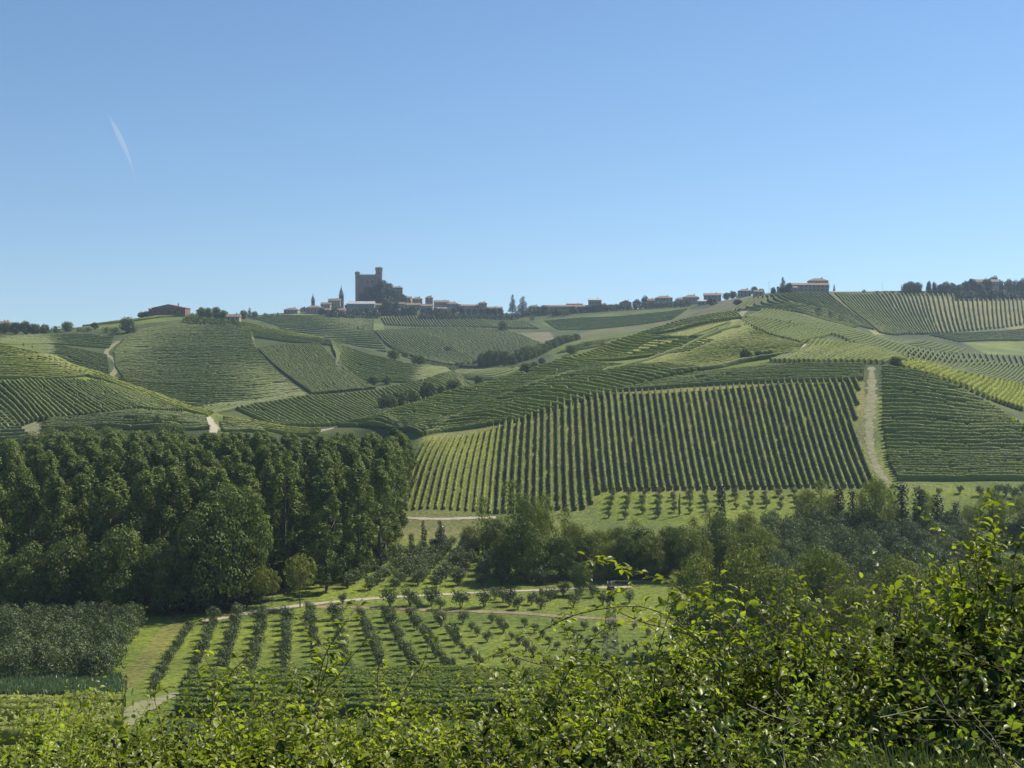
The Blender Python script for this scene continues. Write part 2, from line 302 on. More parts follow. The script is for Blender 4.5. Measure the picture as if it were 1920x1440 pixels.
strip('track', [(1634, 688), (1634, 740), (1630, 800), (1634, 850), (1648, 885), (1668, 915)], (2.2, 2.8, 3.4, 2.8, 2.6, 2.4), M['dry'], 320, 475, 0.10, wob=0.9)
strip('track', [(1372, 607), (1385, 594), (1398, 583)], 4.5, M['dry'], 650, 860, 0.15)
strip('track', [(1478, 668), (1496, 657), (1512, 646)], (3, 9, 5), M['gravel'], 480, 700, 0.15)
strip('track', [(1285, 603), (1330, 596), (1375, 590)], 3, M['dry'], 700, 900, 0.15)
strip('track', [(202, 712), (218, 692), (215, 676), (200, 665), (206, 652), (222, 640)], 3.2, M['dry'], 600, 900, 0.15)
strip('track', [(470, 632), (472, 645), (476, 655)], 4, M['dry'], 700, 950, 0.15)
strip('track', [(399, 812), (403, 800), (392, 788), (402, 774), (412, 772)], 3.4, M['gravel'], 440, 560, 0.12)
strip('track', [(0, 748), (20, 765), (45, 790), (65, 808), (70, 820)], (2.5, 2.5, 5, 6, 5), M['dry'], 410, 500, 0.12)
strip('track', [(0, 762), (25, 785), (50, 812), (60, 822)], 2, M['dry'], 410, 500, 0.12)
strip('track', [(560, 806), (590, 808), (612, 806), (626, 803)], 5, M['gravel'], 440, 530, 0.12)
strip('track', [(990, 707), (1015, 697), (1045, 682), (1062, 672)], 4, M['dry'], 640, 900, 0.15)
# ---------------------------------------------------------------- vine rows
def hedge(P, h, w, ds, jit, leaf=0.0, lsz=0.3, gap=0.0):
    """verts, quads of one trained vine row along the path P (n,2) draped on the land"""
    h, w = (h * 0.98, w * 0.8) if w > 0.66 else (h * 0.82, w); L = np.hypot(*np.diff(P, axis=0).T).sum()
    if L < 2 * ds: return None
    Q = resample(P, max(4, int(L / ds))); n = len(Q)
    T = np.gradient(Q, axis=0); T /= np.linalg.norm(T, axis=1)[:, None] + 1e-9; Nn = np.stack([-T[:, 1], T[:, 0]], 1)
    z = gz(Q[:, 0], Q[:, 1])
    low = np.interp(np.arange(n) / 7.0, np.arange(n // 7 + 2), rng.random(n // 7 + 2))
    hh = h * (0.84 + 0.26 * low) * np.where(low < 0.07, 0.55, 1); ww = w * (0.8 + 0.35 * low[::-1])
    off = np.array([-0.33, -0.5, -0.43, 0.0, 0.43, 0.5, 0.33]); zz = np.array([0.0, 0.5, 0.92, 1.0, 0.92, 0.5, 0.0]); k = 7
    XY = Q[:, None] + Nn[:, None] * (off[None, :, None] * ww[:, None, None])
    V = np.concatenate([XY, (z[:, None] - 0.1 + zz[None] * (hh[:, None] + 0.1))[..., None]], -1)
    J = (rng.random(V.shape) - 0.5) * jit; J[:, 0, 2] = J[:, -1, 2] = 0; V = V + J
    i = np.arange(n * k).reshape(n, k)
    F = np.stack([i[:-1, :-1], i[1:, :-1], i[1:, 1:], i[:-1, 1:]], -1).reshape(-1, 4); mi = np.tile([0, 0, 1, 1, 0, 0], n - 1)  # top faces take the lighter colour that paints in the sun
    V = V.reshape(-1, 3); ends = np.array([[i[e, 0], i[e, 1], i[e, 5], i[e, 6]] for e in (0, n - 1)] + [[i[e, 1], i[e, 2], i[e, 4], i[e, 5]] for e in (0, n - 1)])
    F = np.concatenate([F, ends]); mi = np.concatenate([mi, [0] * 4])
    if leaf:
        m = int(L * leaf); s = rng.random(m) * (n - 1.001); a = s.astype(int); f = (s - a)[:, None]
        ang = rng.random(m) * math.pi; c = (Q[a] * (1 - f) + Q[a + 1] * f) + Nn[a] * (np.cos(ang) * ww[a] * 0.62)[:, None]
        cz = z[a] + hh[a] * (0.25 + 0.82 * np.sin(ang)); C = np.concatenate([c, cz[:, None]], 1)
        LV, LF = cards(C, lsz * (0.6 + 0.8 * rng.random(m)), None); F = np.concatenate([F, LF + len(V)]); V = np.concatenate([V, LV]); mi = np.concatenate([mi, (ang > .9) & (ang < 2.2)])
    return V, F, mi
def cards(C, s, Nrm, up=0.0):
    """leaf-clump quads at the points C, random or near the normals Nrm"""
    m = len(C); A = rng.normal(size=(m, 3)); A /= np.linalg.norm(A, axis=1)[:, None]
    if Nrm is not None: A = A * 0.5 + Nrm; A /= np.linalg.norm(A, axis=1)[:, None]
    B = np.cross(A, rng.normal(size=(m, 3))); B /= np.linalg.norm(B, axis=1)[:, None] + 1e-9; D = np.cross(A, B)
    s = np.broadcast_to(s, (m,))[:, None] * 0.5
    V = np.stack([C - B * s * 1.25, C - D * s * 0.75 + A * s * 0.15, C + B * s * 1.25, C + D * s * 0.75 + A * s * 0.15], 1).reshape(-1, 3)
    return V, np.arange(m * 4).reshape(m, 4)
LIT_TOP = dict(vine_deep='vine_mid', vine='vine_lit_top', vine_dark='vine_lit_top', vine_bright='bright_lit_top'); STUFF = {}                                       # the far fields: past the 300 rows that show largest
NROWS = 0
def reed_field():
    n = 16000; Y = 157 + 24 * rng.random(n); px = -60 + (262 + 22 * np.sin(Y) + 10 * rng.normal(size=n)) * rng.random(n); X = (px - CXP) / F_PX * Y; z = gz(X, Y); C = np.stack([X, Y, z + 0.3 + .45 * rng.random(n)], 1)
    N = np.stack([rng.normal(size=n), rng.normal(size=n), np.zeros(n)], 1); N /= np.linalg.norm(N, axis=1)[:, None]; B = np.cross(N, [0, 0, 1]); s = .2
    up = np.array([0, 0, .45]) + rng.normal(size=(n, 3)) * .15
    V = np.stack([C - up, C + B * s * .5, C + up, C - B * s * .5], 1).reshape(-1, 3); setp(obj('tall_grass', mesh_data('tall_grass', V, np.arange(4 * n).reshape(n, 4), M['reed'])), 'blue-green tall grass below the left hazel grove', 'grass', None, 'stuff')
reed_field()
def field(guides, n, y0, y1, mat='vine', h=1.6, w=0.75, ds=1.2, jit=0.3, leaf=0.0, lsz=0.3, one=None, group=None, post=False, clip=None, at=None, trim=0.0, rev=False):
    global NROWS
    G = np.stack([world_line(g, y0, y1, 30) for g in guides]); at = np.linspace(0, 1, len(G)) if at is None else np.array(at)
    ts = (np.arange(n) + 0.5) / n; order = range(n)
    for i in order:
        t = ts[i]; k = min(np.searchsorted(at, t, side='right') - 1, len(G) - 2); f = (t - at[k]) / (at[k + 1] - at[k]); P = G[k] * (1 - f) + G[k + 1] * f
        if trim: a0, b0 = rng.random(2) * trim; P = resample(P, 60)[int(a0 * 60):60 - int(b0 * 60)]
        if clip is not None:
            P = resample(P, 120); qx, qy = proj(P[:, 0], P[:, 1], gz(P[:, 0], P[:, 1])); ok = inpoly(qx, qy, clip)
            if ok.sum() < 4: continue
            j = np.nonzero(ok)[0]; P = P[j[0]:j[-1] + 1]
        r = hedge(P, h, w, ds, jit, leaf, lsz)
        if r is None: continue
        if one is None:
            STUFF.setdefault(mat, []).append(r); continue
        NROWS += 1; o = P[0]; base = np.array([o[0], o[1], float(gz(o[0], o[1]))])
        lab = one.format(ordw((n - i) if rev else (i + 1)))
        root = empty('vine_row', base, 0, 1, lab, 'vine row', group)
        obj('foliage', mesh_data('foliage', r[0] - base, r[1], [M[mat], M[LIT_TOP[mat]]], mi=r[2]), root)
        if post:
            for e in (0,):
                q = P[e] - base[:2]; zz = float(gz(*P[e])) - base[2]
                obj('end_post', tube_mesh('end_post', [((q[0], q[1], zz - 0.1), 0.09), ((q[0], q[1], zz + h + 0.5), 0.07)], M['pole'], 6), root)
def tube_vf(pts, k=8):
    P = np.array([p for p, _ in pts], float); rr = np.array([r for _, r in pts], float); T = np.gradient(P, axis=0)
    T /= np.linalg.norm(T, axis=1)[:, None] + 1e-9; ref = np.array([1.0, 0, 0]) if abs(T[0][0]) < 0.8 else np.array([0, 1.0, 0])
    A = np.cross(T, ref); A /= np.linalg.norm(A, axis=1)[:, None] + 1e-9; B = np.cross(T, A); an = np.arange(k) * 2 * math.pi / k
    V = P[:, None] + rr[:, None, None] * (A[:, None] * np.cos(an)[None, :, None] + B[:, None] * np.sin(an)[None, :, None])
    i = np.arange(len(P) * k).reshape(len(P), k); F = np.stack([i[:-1], np.roll(i[:-1], -1, 1), np.roll(i[1:], -1, 1), i[1:]], -1).reshape(-1, 4)
    cap = [[i[e, a], i[e, (a + 1) % k], i[e, (a + 2) % k], i[e, (a + 3) % k]] for e in (0, -1) for a in range(0, k - 3, 2)]
    return V.reshape(-1, 3), np.concatenate([F, np.array(cap)])
def merge(parts):
    Vs, Fs, o = [], [], 0
    for V, F in parts: Vs.append(V); Fs.append(F + o); o += len(V)
    return np.concatenate(Vs), np.concatenate(Fs)
def tube_mesh(name, pts, mat, k=8): V, F = tube_vf(pts, k); return mesh_data(name, V, F, mat, True)
TRK = [(700, 700), (1614, 700), (1612, 740), (1606, 800), (1608, 850), (1625, 885), (1645, 915), (1128, 923), (1104, 957), (700, 975)]
# steep field whose rows run straight uphill
field([[(795, 829), (765, 900), (742, 962)], [(942, 799), (932, 880), (926, 964)]], 13, 300, 460,
      mat='vine_bright', h=0.95, w=0.55, ds=0.45, jit=0.25, leaf=8, lsz=0.36, one='{} row from the left in the pale low-growing left end of the steep vineyard', group='low pale vine rows at the left end of the steep vineyard', post=True, clip=TRK)
field([[(942, 799), (932, 880), (926, 964)], [(1035, 760), (1035, 860), (1036, 956)], [(1113, 740), (1122, 840), (1136, 958)],
       [(1247, 737), (1265, 845), (1288, 958)], [(1467, 720), (1500, 835), (1542, 958)], [(1610, 714), (1655, 830), (1715, 958)]], 55, 300, 460,
      mat='vine', h=1.55, w=0.6, ds=0.45, jit=0.28, leaf=9, lsz=0.42, one='{} row from the left in the steep dark vineyard whose rows run straight uphill', group='vine rows of the steep vineyard above the valley trees',
      post=True, clip=TRK, at=[0, .14, .255, .455, .785, 1])
RO = [(1652, 600), (1652, 800), (1664, 870), (1684, 906), (2100, 912), (2100, 840), (1920, 803), (1860, 764), (1800, 733), (1745, 709), (1700, 695), (1655, 688)]
field([[(1640, 903), (1800, 903), (1960, 903), (2080, 905)], [(1640, 850), (1800, 852), (1960, 855), (2080, 860)], [(1640, 770), (1800, 776), (1960, 790), (2080, 800)], [(1640, 691), (1740, 705), (1880, 735), (2080, 775)]], 36, 320, 470,
      mat='vine_dark', h=1.75, w=0.7, ds=0.5, jit=0.2, leaf=9, lsz=0.42, one='{} level row up from the bottom of the dark vineyard right of the pale track',
      group='level vine rows right of the pale uphill track', clip=RO)
field([[(1150, 737), (1350, 724), (1500, 718), (1618, 714)], [(1230, 718), (1380, 706), (1500, 702), (1620, 700)], [(1330, 700), (1420, 692), (1520, 686), (1622, 687)]], 10, 425, 500,
      mat='vine_dark', h=1.6, w=0.7, ds=0.5, jit=0.2, leaf=8, lsz=0.35, one='{} level row above the top ends of the steep vineyard', group='level vine rows on the shoulder above the steep vineyard')
# rows that fan over the bright crest
field([[(790, 823), (830, 812), (880, 805), (905, 801)], [(850, 787), (900, 780), (950, 786), (975, 792)], [(905, 761), (960, 758), (1010, 763), (1045, 768)], [(985, 728), (1050, 728), (1105, 735), (1140, 742)],
       [(1050, 707), (1110, 706), (1170, 714), (1205, 724)], [(1120, 695), (1180, 692), (1240, 696), (1275, 704)], [(1180, 688), (1230, 686), (1290, 690), (1335, 694)]], 30, 395, 545,
      mat='vine', h=1.7, w=0.8, ds=0.5, jit=0.3, leaf=7, lsz=0.4, one='{} short curved row up from the lower end of the crest beside the steep vineyard', group='short curved vine rows over the bright crest')
field([[(628, 806), (680, 806), (740, 812), (790, 822)], [(700, 783), (760, 786), (830, 790), (856, 787)], [(780, 758), (840, 758), (890, 760), (925, 757)], [(870, 731), (920, 731), (970, 731), (1005, 724)],
       [(960, 707), (1010, 707), (1050, 706), (1085, 701)], [(1060, 674), (1100, 680), (1140, 685), (1180, 688)]], 40, 395, 625,
      mat='vine', h=1.7, w=0.85, ds=0.6, jit=0.3, leaf=4, lsz=0.4, one='{} row up the left flank of the central spur, counted from its foot', group='vine rows down the left flank of the central spur')
field([[(1062, 673), (1100, 680), (1140, 688), (1180, 688)], [(1120, 655), (1170, 664), (1230, 668), (1290, 664)], [(1200, 628), (1260, 632), (1300, 632), (1340, 640)]], 16, 560, 760, mat='vine_bright', h=1.5, w=0.9, ds=1.0)
field([[(1200, 627), (1235, 627), (1265, 622)], [(1290, 601), (1320, 603), (1345, 604)], [(1372, 587), (1385, 590), (1392, 598)]], 24, 640, 830, mat='vine', h=1.9, w=1.1, ds=0.9, jit=0.4)
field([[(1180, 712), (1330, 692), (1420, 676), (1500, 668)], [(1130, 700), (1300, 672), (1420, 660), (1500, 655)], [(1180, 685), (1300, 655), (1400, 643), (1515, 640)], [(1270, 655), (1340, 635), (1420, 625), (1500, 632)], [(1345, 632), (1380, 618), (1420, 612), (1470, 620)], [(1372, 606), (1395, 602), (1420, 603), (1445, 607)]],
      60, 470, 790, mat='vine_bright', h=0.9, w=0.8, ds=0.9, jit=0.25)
for q in ([(1128, 702), (1200, 684), (1265, 662), (1340, 628), (1400, 612)], [(1255, 703), (1330, 694), (1400, 680), (1490, 668)], [(1225, 640), (1300, 636), (1345, 622)]):
    field([q, [(a, b - .6) for a, b in q]], 1, 470, 790, mat='vine_dark', h=2.3, w=1.0, ds=0.8)  # tall dark rows added for dark border lines, one standing for a shadowed bank
field([[(1160, 672), (1250, 645), (1330, 618)], [(1240, 633), (1310, 616), (1370, 604)]], 16, 560, 780, mat='vine_bright', h=0.9, w=0.8, ds=1.0, jit=0.35)
# right-hand wedges between the bright ridges
field([[(1392, 604), (1400, 600), (1412, 597)], [(1450, 632), (1475, 622), (1500, 611)], [(1500, 645), (1530, 637), (1560, 629)]], 22, 560, 760, mat='vine_dark', h=1.9, w=1.0, ds=0.7, jit=0.35, leaf=3, lsz=0.5)
field([[(1440, 680), (1480, 668), (1520, 642)], [(1540, 682), (1590, 662), (1620, 652)], [(1660, 684), (1690, 680), (1712, 682)]], 22, 460, 650, mat='vine', h=1.9, w=1.1, ds=0.6, jit=0.35, leaf=4, lsz=0.45,
      one='{} slanting bright row from the left on the slope above the level rows', group='slanting bright vine rows below the ridge line')
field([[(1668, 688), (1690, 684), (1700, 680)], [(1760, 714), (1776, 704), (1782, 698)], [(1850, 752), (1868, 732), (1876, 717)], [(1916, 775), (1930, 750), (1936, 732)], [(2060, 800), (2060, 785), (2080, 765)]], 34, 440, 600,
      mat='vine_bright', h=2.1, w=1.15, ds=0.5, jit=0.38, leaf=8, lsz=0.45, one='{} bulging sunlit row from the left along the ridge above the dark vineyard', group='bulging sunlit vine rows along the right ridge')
field([[(1395, 598), (1415, 592), (1428, 582)], [(1478, 608), (1505, 604), (1530, 602)], [(1577, 634), (1600, 630), (1620, 625)], [(1689, 671), (1705, 664), (1720, 655)], [(1800, 700), (1830, 692), (1845, 678)], [(1914, 724), (1935, 705), (1950, 692)], [(2040, 748), (2060, 730), (2080, 705)]],
      84, 560, 840, mat='vine_dark', h=1.9, w=1.0, ds=0.8, jit=0.35)
field([[(1562, 551), (1600, 585), (1650, 625)], [(1640, 552), (1665, 585), (1700, 627)], [(1740, 552), (1750, 590), (1762, 626)], [(1860, 558), (1862, 590), (1865, 617)], [(1960, 564), (1965, 590), (1968, 608)], [(2080, 566), (2090, 590), (2095, 605)]], 64, 880, 1290,
      mat='vine', h=2.0, w=1.3, ds=1.3, jit=0.5)
field([[(1690, 650), (1697, 660), (1705, 668)], [(1790, 662), (1795, 672), (1800, 682)], [(1920, 670), (1924, 680), (1928, 690)], [(2060, 675), (2064, 690), (2068, 700)]], 36, 700, 900, mat='vine', h=1.7, w=0.9, ds=0.8)
field([[(1610, 627), (1640, 628)], [(1690, 645), (1730, 640)], [(1790, 665), (1815, 655)]], 16, 840, 1000, mat='vine', h=1.7, w=0.9, ds=0.9)
field([[(1395, 565), (1440, 585), (1450, 590)], [(1470, 553), (1540, 580), (1600, 610)], [(1555, 552), (1590, 580), (1640, 620)]], 20, 870, 1190, mat='vine_dark', h=1.8, w=1.0, ds=1.1)
field([[(1440, 578), (1500, 588), (1600, 616)], [(1480, 568), (1560, 585), (1620, 610)]], 6, 870, 1190, mat='vine_bright', h=1.3, w=1.2, ds=1.1)
field([[(1740, 629), (1850, 624), (2000, 612)], [(1800, 643), (1880, 640), (2000, 636)]], 7, 900, 1100, mat='vine_dark', h=1.8, w=1.3, ds=1.1)
# left near ridge
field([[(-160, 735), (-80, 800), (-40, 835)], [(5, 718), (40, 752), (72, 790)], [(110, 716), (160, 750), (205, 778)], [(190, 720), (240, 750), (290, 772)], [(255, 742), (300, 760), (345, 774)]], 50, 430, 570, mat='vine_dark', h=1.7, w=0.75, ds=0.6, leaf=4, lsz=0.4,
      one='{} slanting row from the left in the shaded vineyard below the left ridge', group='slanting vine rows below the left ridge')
field([[(-200, 700), (0, 712), (120, 712), (190, 708)], [(-200, 640), (0, 668), (60, 668), (110, 674)]], 14, 440, 585, mat='vine_bright', h=1.4, w=1.0, ds=0.8)
field([[(-200, 640), (0, 650), (100, 672), (210, 708), (300, 744), (400, 776)], [(-200, 660), (0, 665), (100, 688), (200, 718), (300, 757), (390, 783)]], 6, 440, 590, mat='vine_bright', h=1.4, w=1.1, ds=0.8)
field([[(-150, 832), (0, 830), (60, 826)], [(-150, 770), (-60, 768), (2, 770)]], 11, 415, 500, mat='vine_dark', h=1.7, w=0.9, ds=0.6, leaf=3, lsz=0.4)
field([[(80, 808), (200, 803), (300, 806), (392, 808)], [(90, 789), (200, 779), (300, 777), (385, 785)]], 8, 430, 500, mat='vine_dark', h=1.8, w=0.9, ds=0.6, leaf=3, lsz=0.4)
field([[(418, 806), (500, 810), (600, 813)], [(418, 784), (500, 795), (600, 806)]], 6, 440, 540, mat='vine_bright', h=1.4, w=0.9, ds=0.8)
field([[(415, 812), (460, 812), (500, 815)], [(412, 796), (440, 800), (490, 808)]], 5, 430, 520, mat='vine', h=1.7, w=0.9, ds=0.7)
# the middle hill on the left
field([[(-160, 700), (0, 690), (110, 684), (205, 705)], [(-160, 640), (0, 652), (110, 650), (200, 668)]], 13, 650, 900, mat='vine_dark', h=1.6, w=0.95, ds=1.0)
field([[(-160, 640), (0, 648), (110, 648), (205, 655)], [(-160, 620), (0, 632), (110, 628), (215, 630)]], 8, 720, 985, mat='vine', h=1.6, w=0.95, ds=1.1)
field([[(478, 634), (560, 645), (640, 652)], [(475, 622), (560, 632), (640, 643)]], 6, 620, 985, mat='vine_dark', h=1.6, w=0.95, ds=1.0)
field([[(735, 672), (800, 687), (850, 694)], [(745, 655), (800, 668), (870, 686)]], 6, 860, 1300, mat='vine', h=1.5, w=1.1, ds=1.2)
field([[(300, 757), (380, 766), (480, 761), (578, 745)], [(235, 718), (330, 722), (430, 725), (545, 720)], [(215, 690), (310, 690), (410, 692), (512, 690)], [(212, 660), (290, 656), (400, 655), (480, 655)], [(230, 640), (300, 634), (380, 632), (470, 632)], [(260, 620), (330, 612), (400, 612), (470, 616)]],
      62, 560, 990, mat='vine', h=1.6, w=0.95, ds=1.0, jit=0.35)
field([[(400, 772), (440, 768), (500, 755), (575, 742)], [(320, 752), (400, 762), (480, 756), (570, 742)]], 9, 520, 700, mat='vine_dark', h=1.6, w=0.95, ds=0.9)
field([[(482, 655), (530, 700), (585, 740)], [(530, 648), (580, 690), (650, 735)], [(600, 648), (650, 695), (705, 730)]], 36, 620, 900, mat='vine_dark', h=1.7, w=0.8, ds=0.9)
field([[(440, 768), (470, 782), (520, 800)], [(575, 745), (620, 770), (665, 792)], [(700, 735), (730, 760), (760, 775)], [(800, 712), (830, 722), (870, 738)], [(848, 700), (860, 706), (880, 720)]], 62, 520, 800, mat='vine', h=1.7, w=0.8, ds=0.9)
field([[(625, 658), (690, 716), (760, 719), (845, 700)], [(620, 642), (700, 668), (780, 685), (835, 692)]], 16, 620, 900, mat='vine', h=1.6, w=0.9, ds=0.9)
field([[(455, 618), (540, 632), (610, 640)], [(440, 604), (520, 618), (600, 632)]], 6, 780, 985, mat='vine_bright', h=1.5, w=1.0, ds=1.0)
field([[(150, 612), (250, 603), (345, 594)], [(200, 606), (280, 597), (345, 590)]], 5, 900, 1015, mat='vine_bright', h=1.5, w=1.2, ds=1.0)
# the hill under the village
field([[(700, 622), (760, 665), (860, 688)], [(775, 616), (850, 655), (930, 686)], [(870, 616), (935, 655), (985, 672)], [(950, 620), (990, 635), (1012, 645)]], 56, 900, 1380, mat='vine_dark', h=2.1, w=1.3, ds=1.4, jit=0.5)
field([[(714, 596), (722, 610)], [(800, 593), (815, 613)], [(900, 600), (925, 615)], [(985, 602), (1012, 617)]], 50, 1200, 1480, mat='vine', h=2.0, w=1.2, ds=1.3, jit=0.5)
field([[(560, 635), (640, 655), (730, 668)], [(520, 612), (600, 618), (700, 622)], [(470, 598), (560, 592), (700, 600)]], 22, 950, 1480, mat='vine', h=1.5, w=1.3, ds=1.4, jit=0.4)
field([[(860, 712), (920, 715), (985, 690)], [(850, 698), (920, 694), (990, 688)]], 8, 640, 860, mat='vine_dark', h=1.5, w=1.0, ds=1.0)
field([[(1050, 620), (1150, 615), (1260, 600)], [(1020, 602), (1150, 594), (1290, 580)]], 12, 1000, 1450, mat='vine', h=1.4, w=1.3, ds=1.4)
field([[(1040, 665), (1100, 655), (1200, 630)], [(1090, 645), (1160, 635), (1250, 615)]], 8, 780, 1080, mat='vine_bright', h=1.4, w=1.3, ds=1.2)
# near vineyard at the foot of the slope
field([[(330, 1350), (600, 1352), (1000, 1352), (1260, 1350)], [(345, 1290), (600, 1292), (1000, 1292), (1260, 1290)], [(360, 1268), (600, 1268), (1000, 1266), (1260, 1264)]], 12, 100, 190, mat='vine_deep', h=1.6, w=1.3, ds=0.4, jit=0.35, leaf=34, lsz=0.26,
      one='{} row up from the bottom of the dense vineyard just below the young orchard', group='dense level vine rows below the young orchard')
field([[(-120, 1405), (40, 1400), (225, 1370)], [(-120, 1330), (60, 1328), (235, 1322)]], 7, 60, 160, mat='vine_bright', h=1.8, w=1.2, ds=0.4, jit=0.35, leaf=36, lsz=0.24,
      one='{} yellow-green vine row up from the bottom, left of the tan path', group='yellow-green vine rows left of the tan path')
for mat, rs in STUFF.items():
    V, F = merge([q[:2] for q in rs]); setp(obj('distant_vines', mesh_data('distant_vines', V, F, [M[mat], M[LIT_TOP[mat]]], mi=np.concatenate([q[2] for q in rs]))), 'rows of vines combed across the far hillside fields', 'vineyard', None, 'stuff')
print('ROWS', NROWS, 'stuff faces', sum(len(f) for r in STUFF.values() for _, f, _ in r))
# ---------------------------------------------------------------- trees and bushes: prototypes, then copies
def shell(lobes, per, size, lo=0.72, hi=1.08, flat=0.0):
    """leaf clumps on the shells of ellipsoid lobes (cx,cy,cz,rx,ry,rz)"""
    V, F, o = [], [], 0
    for L in lobes:
        c, r = np.array(L[:3]), np.array(L[3:6]); m = max(8, int(per * (r[0] * r[1] + r[0] * r[2] + r[1] * r[2]) / 3))
        d = rng.normal(size=(m, 3)); d /= np.linalg.norm(d, axis=1)[:, None]
        C = c + d * r * (lo + (hi - lo) * rng.random(m) ** 0.6)[:, None]
        v, f = cards(C, size * (0.6 + 0.8 * rng.random(m)), d); V.append(v); F.append(f + o); o += len(v)
    return np.concatenate(V), np.concatenate(F)
def limbs(h, r0, r1, targets, lean=0.0):
    pts = [((lean * t * t, 0.1 * math.sin(3 * t), h * t - 0.3 * (t == 0)), r0 * (1 - t) + r1 * t) for t in np.linspace(0, 1, 6)]
    out = [tube_vf(pts, 7)]
    for (x, y, z, f) in targets:
        b = np.array([lean * f * f, 0, h * f]); e = np.array([x, y, z]); m = b * 0.5 + e * 0.5 + np.array([0, 0, -0.06 * h])
        out.append(tube_vf([(b, r0 * 0.45 * (1.1 - f)), (m, r0 * 0.32 * (1.1 - f)), (e, r0 * 0.12)], 5))
    return merge(out)
PROTO = {}
class Proto: pass
def proto(kind, name, cat, part, lobes, per, size, mat, trunk, lo=0.72, hi=1.08, tname='trunk'):
    p = Proto(); p.name, p.cat, p.part, p.tname = name, cat, part, tname
    V, F = shell(lobes, per, size, lo, hi); p.crown = mesh_data(name + '_' + part, V, F, M[mat])
    p.h = float(V[:, 2].max()); p.w = float(np.ptp(V[:, 0]) / 2)
    V, F = trunk; p.trunk = mesh_data(name + '_' + tname, V, F, M['bark'], True)
    PROTO.setdefault(kind, []).append(p)
def ball(n, rx, rz, z0, lr, seed=None, top=1.0):
    """n lobes spread over an egg of half-width rx and height rz above z0"""
    out = []
    for i in range(n):
        t = (i + 0.5) / n; zz = t; ph = i * 2.4 + rng.random() * 0.8
        rad = rx * math.sqrt(max(0.05, 1 - (2 * zz - 0.85) ** 2 / 1.35)) * (0.72 + 0.35 * rng.random())
        if i % 4 == 0: rad *= 0.35
        r = lr * (0.7 + 0.6 * rng.random())
        out.append((rad * math.cos(ph), rad * math.sin(ph), z0 + rz * (0.06 + 0.9 * zz) * (0.95 + 0.1 * rng.random()), r, r, r * 0.8))
    return out
for k in range(5):                               # poplars: tall, plumed
    lob = []
    for i in range(66):
        t = rng.random() ** 0.75; ph = rng.random() * 6.28; w = 2.9 * math.sin(math.pi * min(1, 0.22 + 0.78 * t)) ** 0.7 + 0.3
        rr = w * (0.35 + 0.65 * rng.random()); lob.append((rr * math.cos(ph), rr * math.sin(ph), 2.2 + 21.3 * t + 1.2 * (2.9 - rr) / 2.9, 0.5 + .35 * rng.random(), 0.5 + .35 * rng.random(), 1.0 + 0.9 * rng.random()))
    proto('poplar', 'poplar_tree', 'tree', 'crown', lob, 180, 0.28, 'poplar', limbs(24, 0.26, 0.04, [(1.6 * math.cos(q), 1.6 * math.sin(q), 8 + 2.2 * q, 0.2 + 0.1 * q) for q in range(7)], 0.5 * rng.random()), 0.5)
for k in range(4):
    proto('broad', 'broadleaf_tree', 'tree', 'crown', ball(32, 4.2, 8.8, 1.4, 1.6), 120, 0.29, 'broad', limbs(7, 0.3, 0.1, [(2.4 * math.cos(q), 2.4 * math.sin(q), 5.5 + q * .4, .35 + .08 * q) for q in range(6)]))
for k in range(4):
    proto('acacia', 'acacia_tree', 'tree', 'crown', ball(38, 4.4, 9.4, 1.2, 1.55), 130, 0.26, 'acacia', limbs(8, 0.24, 0.08, [(2.8 * math.cos(q), 2.8 * math.sin(q), 5.5 + q * .5, .3 + .08 * q) for q in range(7)]), 0.55, 1.2)
for k in range(4):
    proto('round', 'broadleaf_tree', 'tree', 'crown', ball(20, 2.5, 4.6, 0.5, 1.35), 70, 0.42, 'broad', limbs(3.5, 0.2, 0.1, [(1.4 * math.cos(q), 1.4 * math.sin(q), 3 + q * .3, .35 + .08 * q) for q in range(5)]))
for k in range(3):
    proto('thin', 'slender_tree', 'tree', 'crown', ball(26, 2.0, 11, 1.2, 0.95), 80, 0.28, 'acacia', limbs(11.5, 0.17, 0.04, [(1.5 * math.cos(q), 1.5 * math.sin(q), 4 + q, .25 + .09 * q) for q in range(7)], 0.3), 0.4, 1.25)
for k in range(2):
    proto('young', 'young_tree', 'tree', 'crown', ball(24, 3.0, 6.0, 3.6, 1.15), 80, 0.3, 'acacia', limbs(7, 0.17, 0.05, [(1.9 * math.cos(q), 1.9 * math.sin(q), 5 + q * .5, .5 + .07 * q) for q in range(6)], .2))
for k in range(3):
    lob = [(0.45 * math.cos(i * 2.1) * (1 - i / 26), 0.45 * math.sin(i * 2.1) * (1 - i / 26), 0.8 + i * 0.52, 0.7 + 0.35 * rng.random() - 0.012 * i, 0.7 + 0.35 * rng.random() - 0.012 * i, 0.8) for i in range(18)]
    if k == 1: lob += [(1.4 + 0.13 * i, 0.2, 1.0 + i * 0.5, 0.7, 0.7, 0.8) for i in range(12)]
    proto('ivy', 'ivy_covered_tree', 'tree', 'crown', lob, 60, 0.34, 'dark', limbs(10.5, 0.2, 0.05, [(0.9, .2, 9.6, .8), (-0.8, .1, 10.2, .85), (0.2, -.8, 10.8, .9)]))
for k in range(2):
    lob = [(0.25 * math.cos(i), 0.25 * math.sin(i), 1.6 + i * 0.8, 2.2 * (1 - i / 17) + .25, 2.2 * (1 - i / 17) + .25, 0.75) for i in range(16)]
    proto('conifer', 'conifer_tree', 'tree', 'crown', lob, 90, 0.36, 'needle', limbs(14, 0.22, 0.04, []))
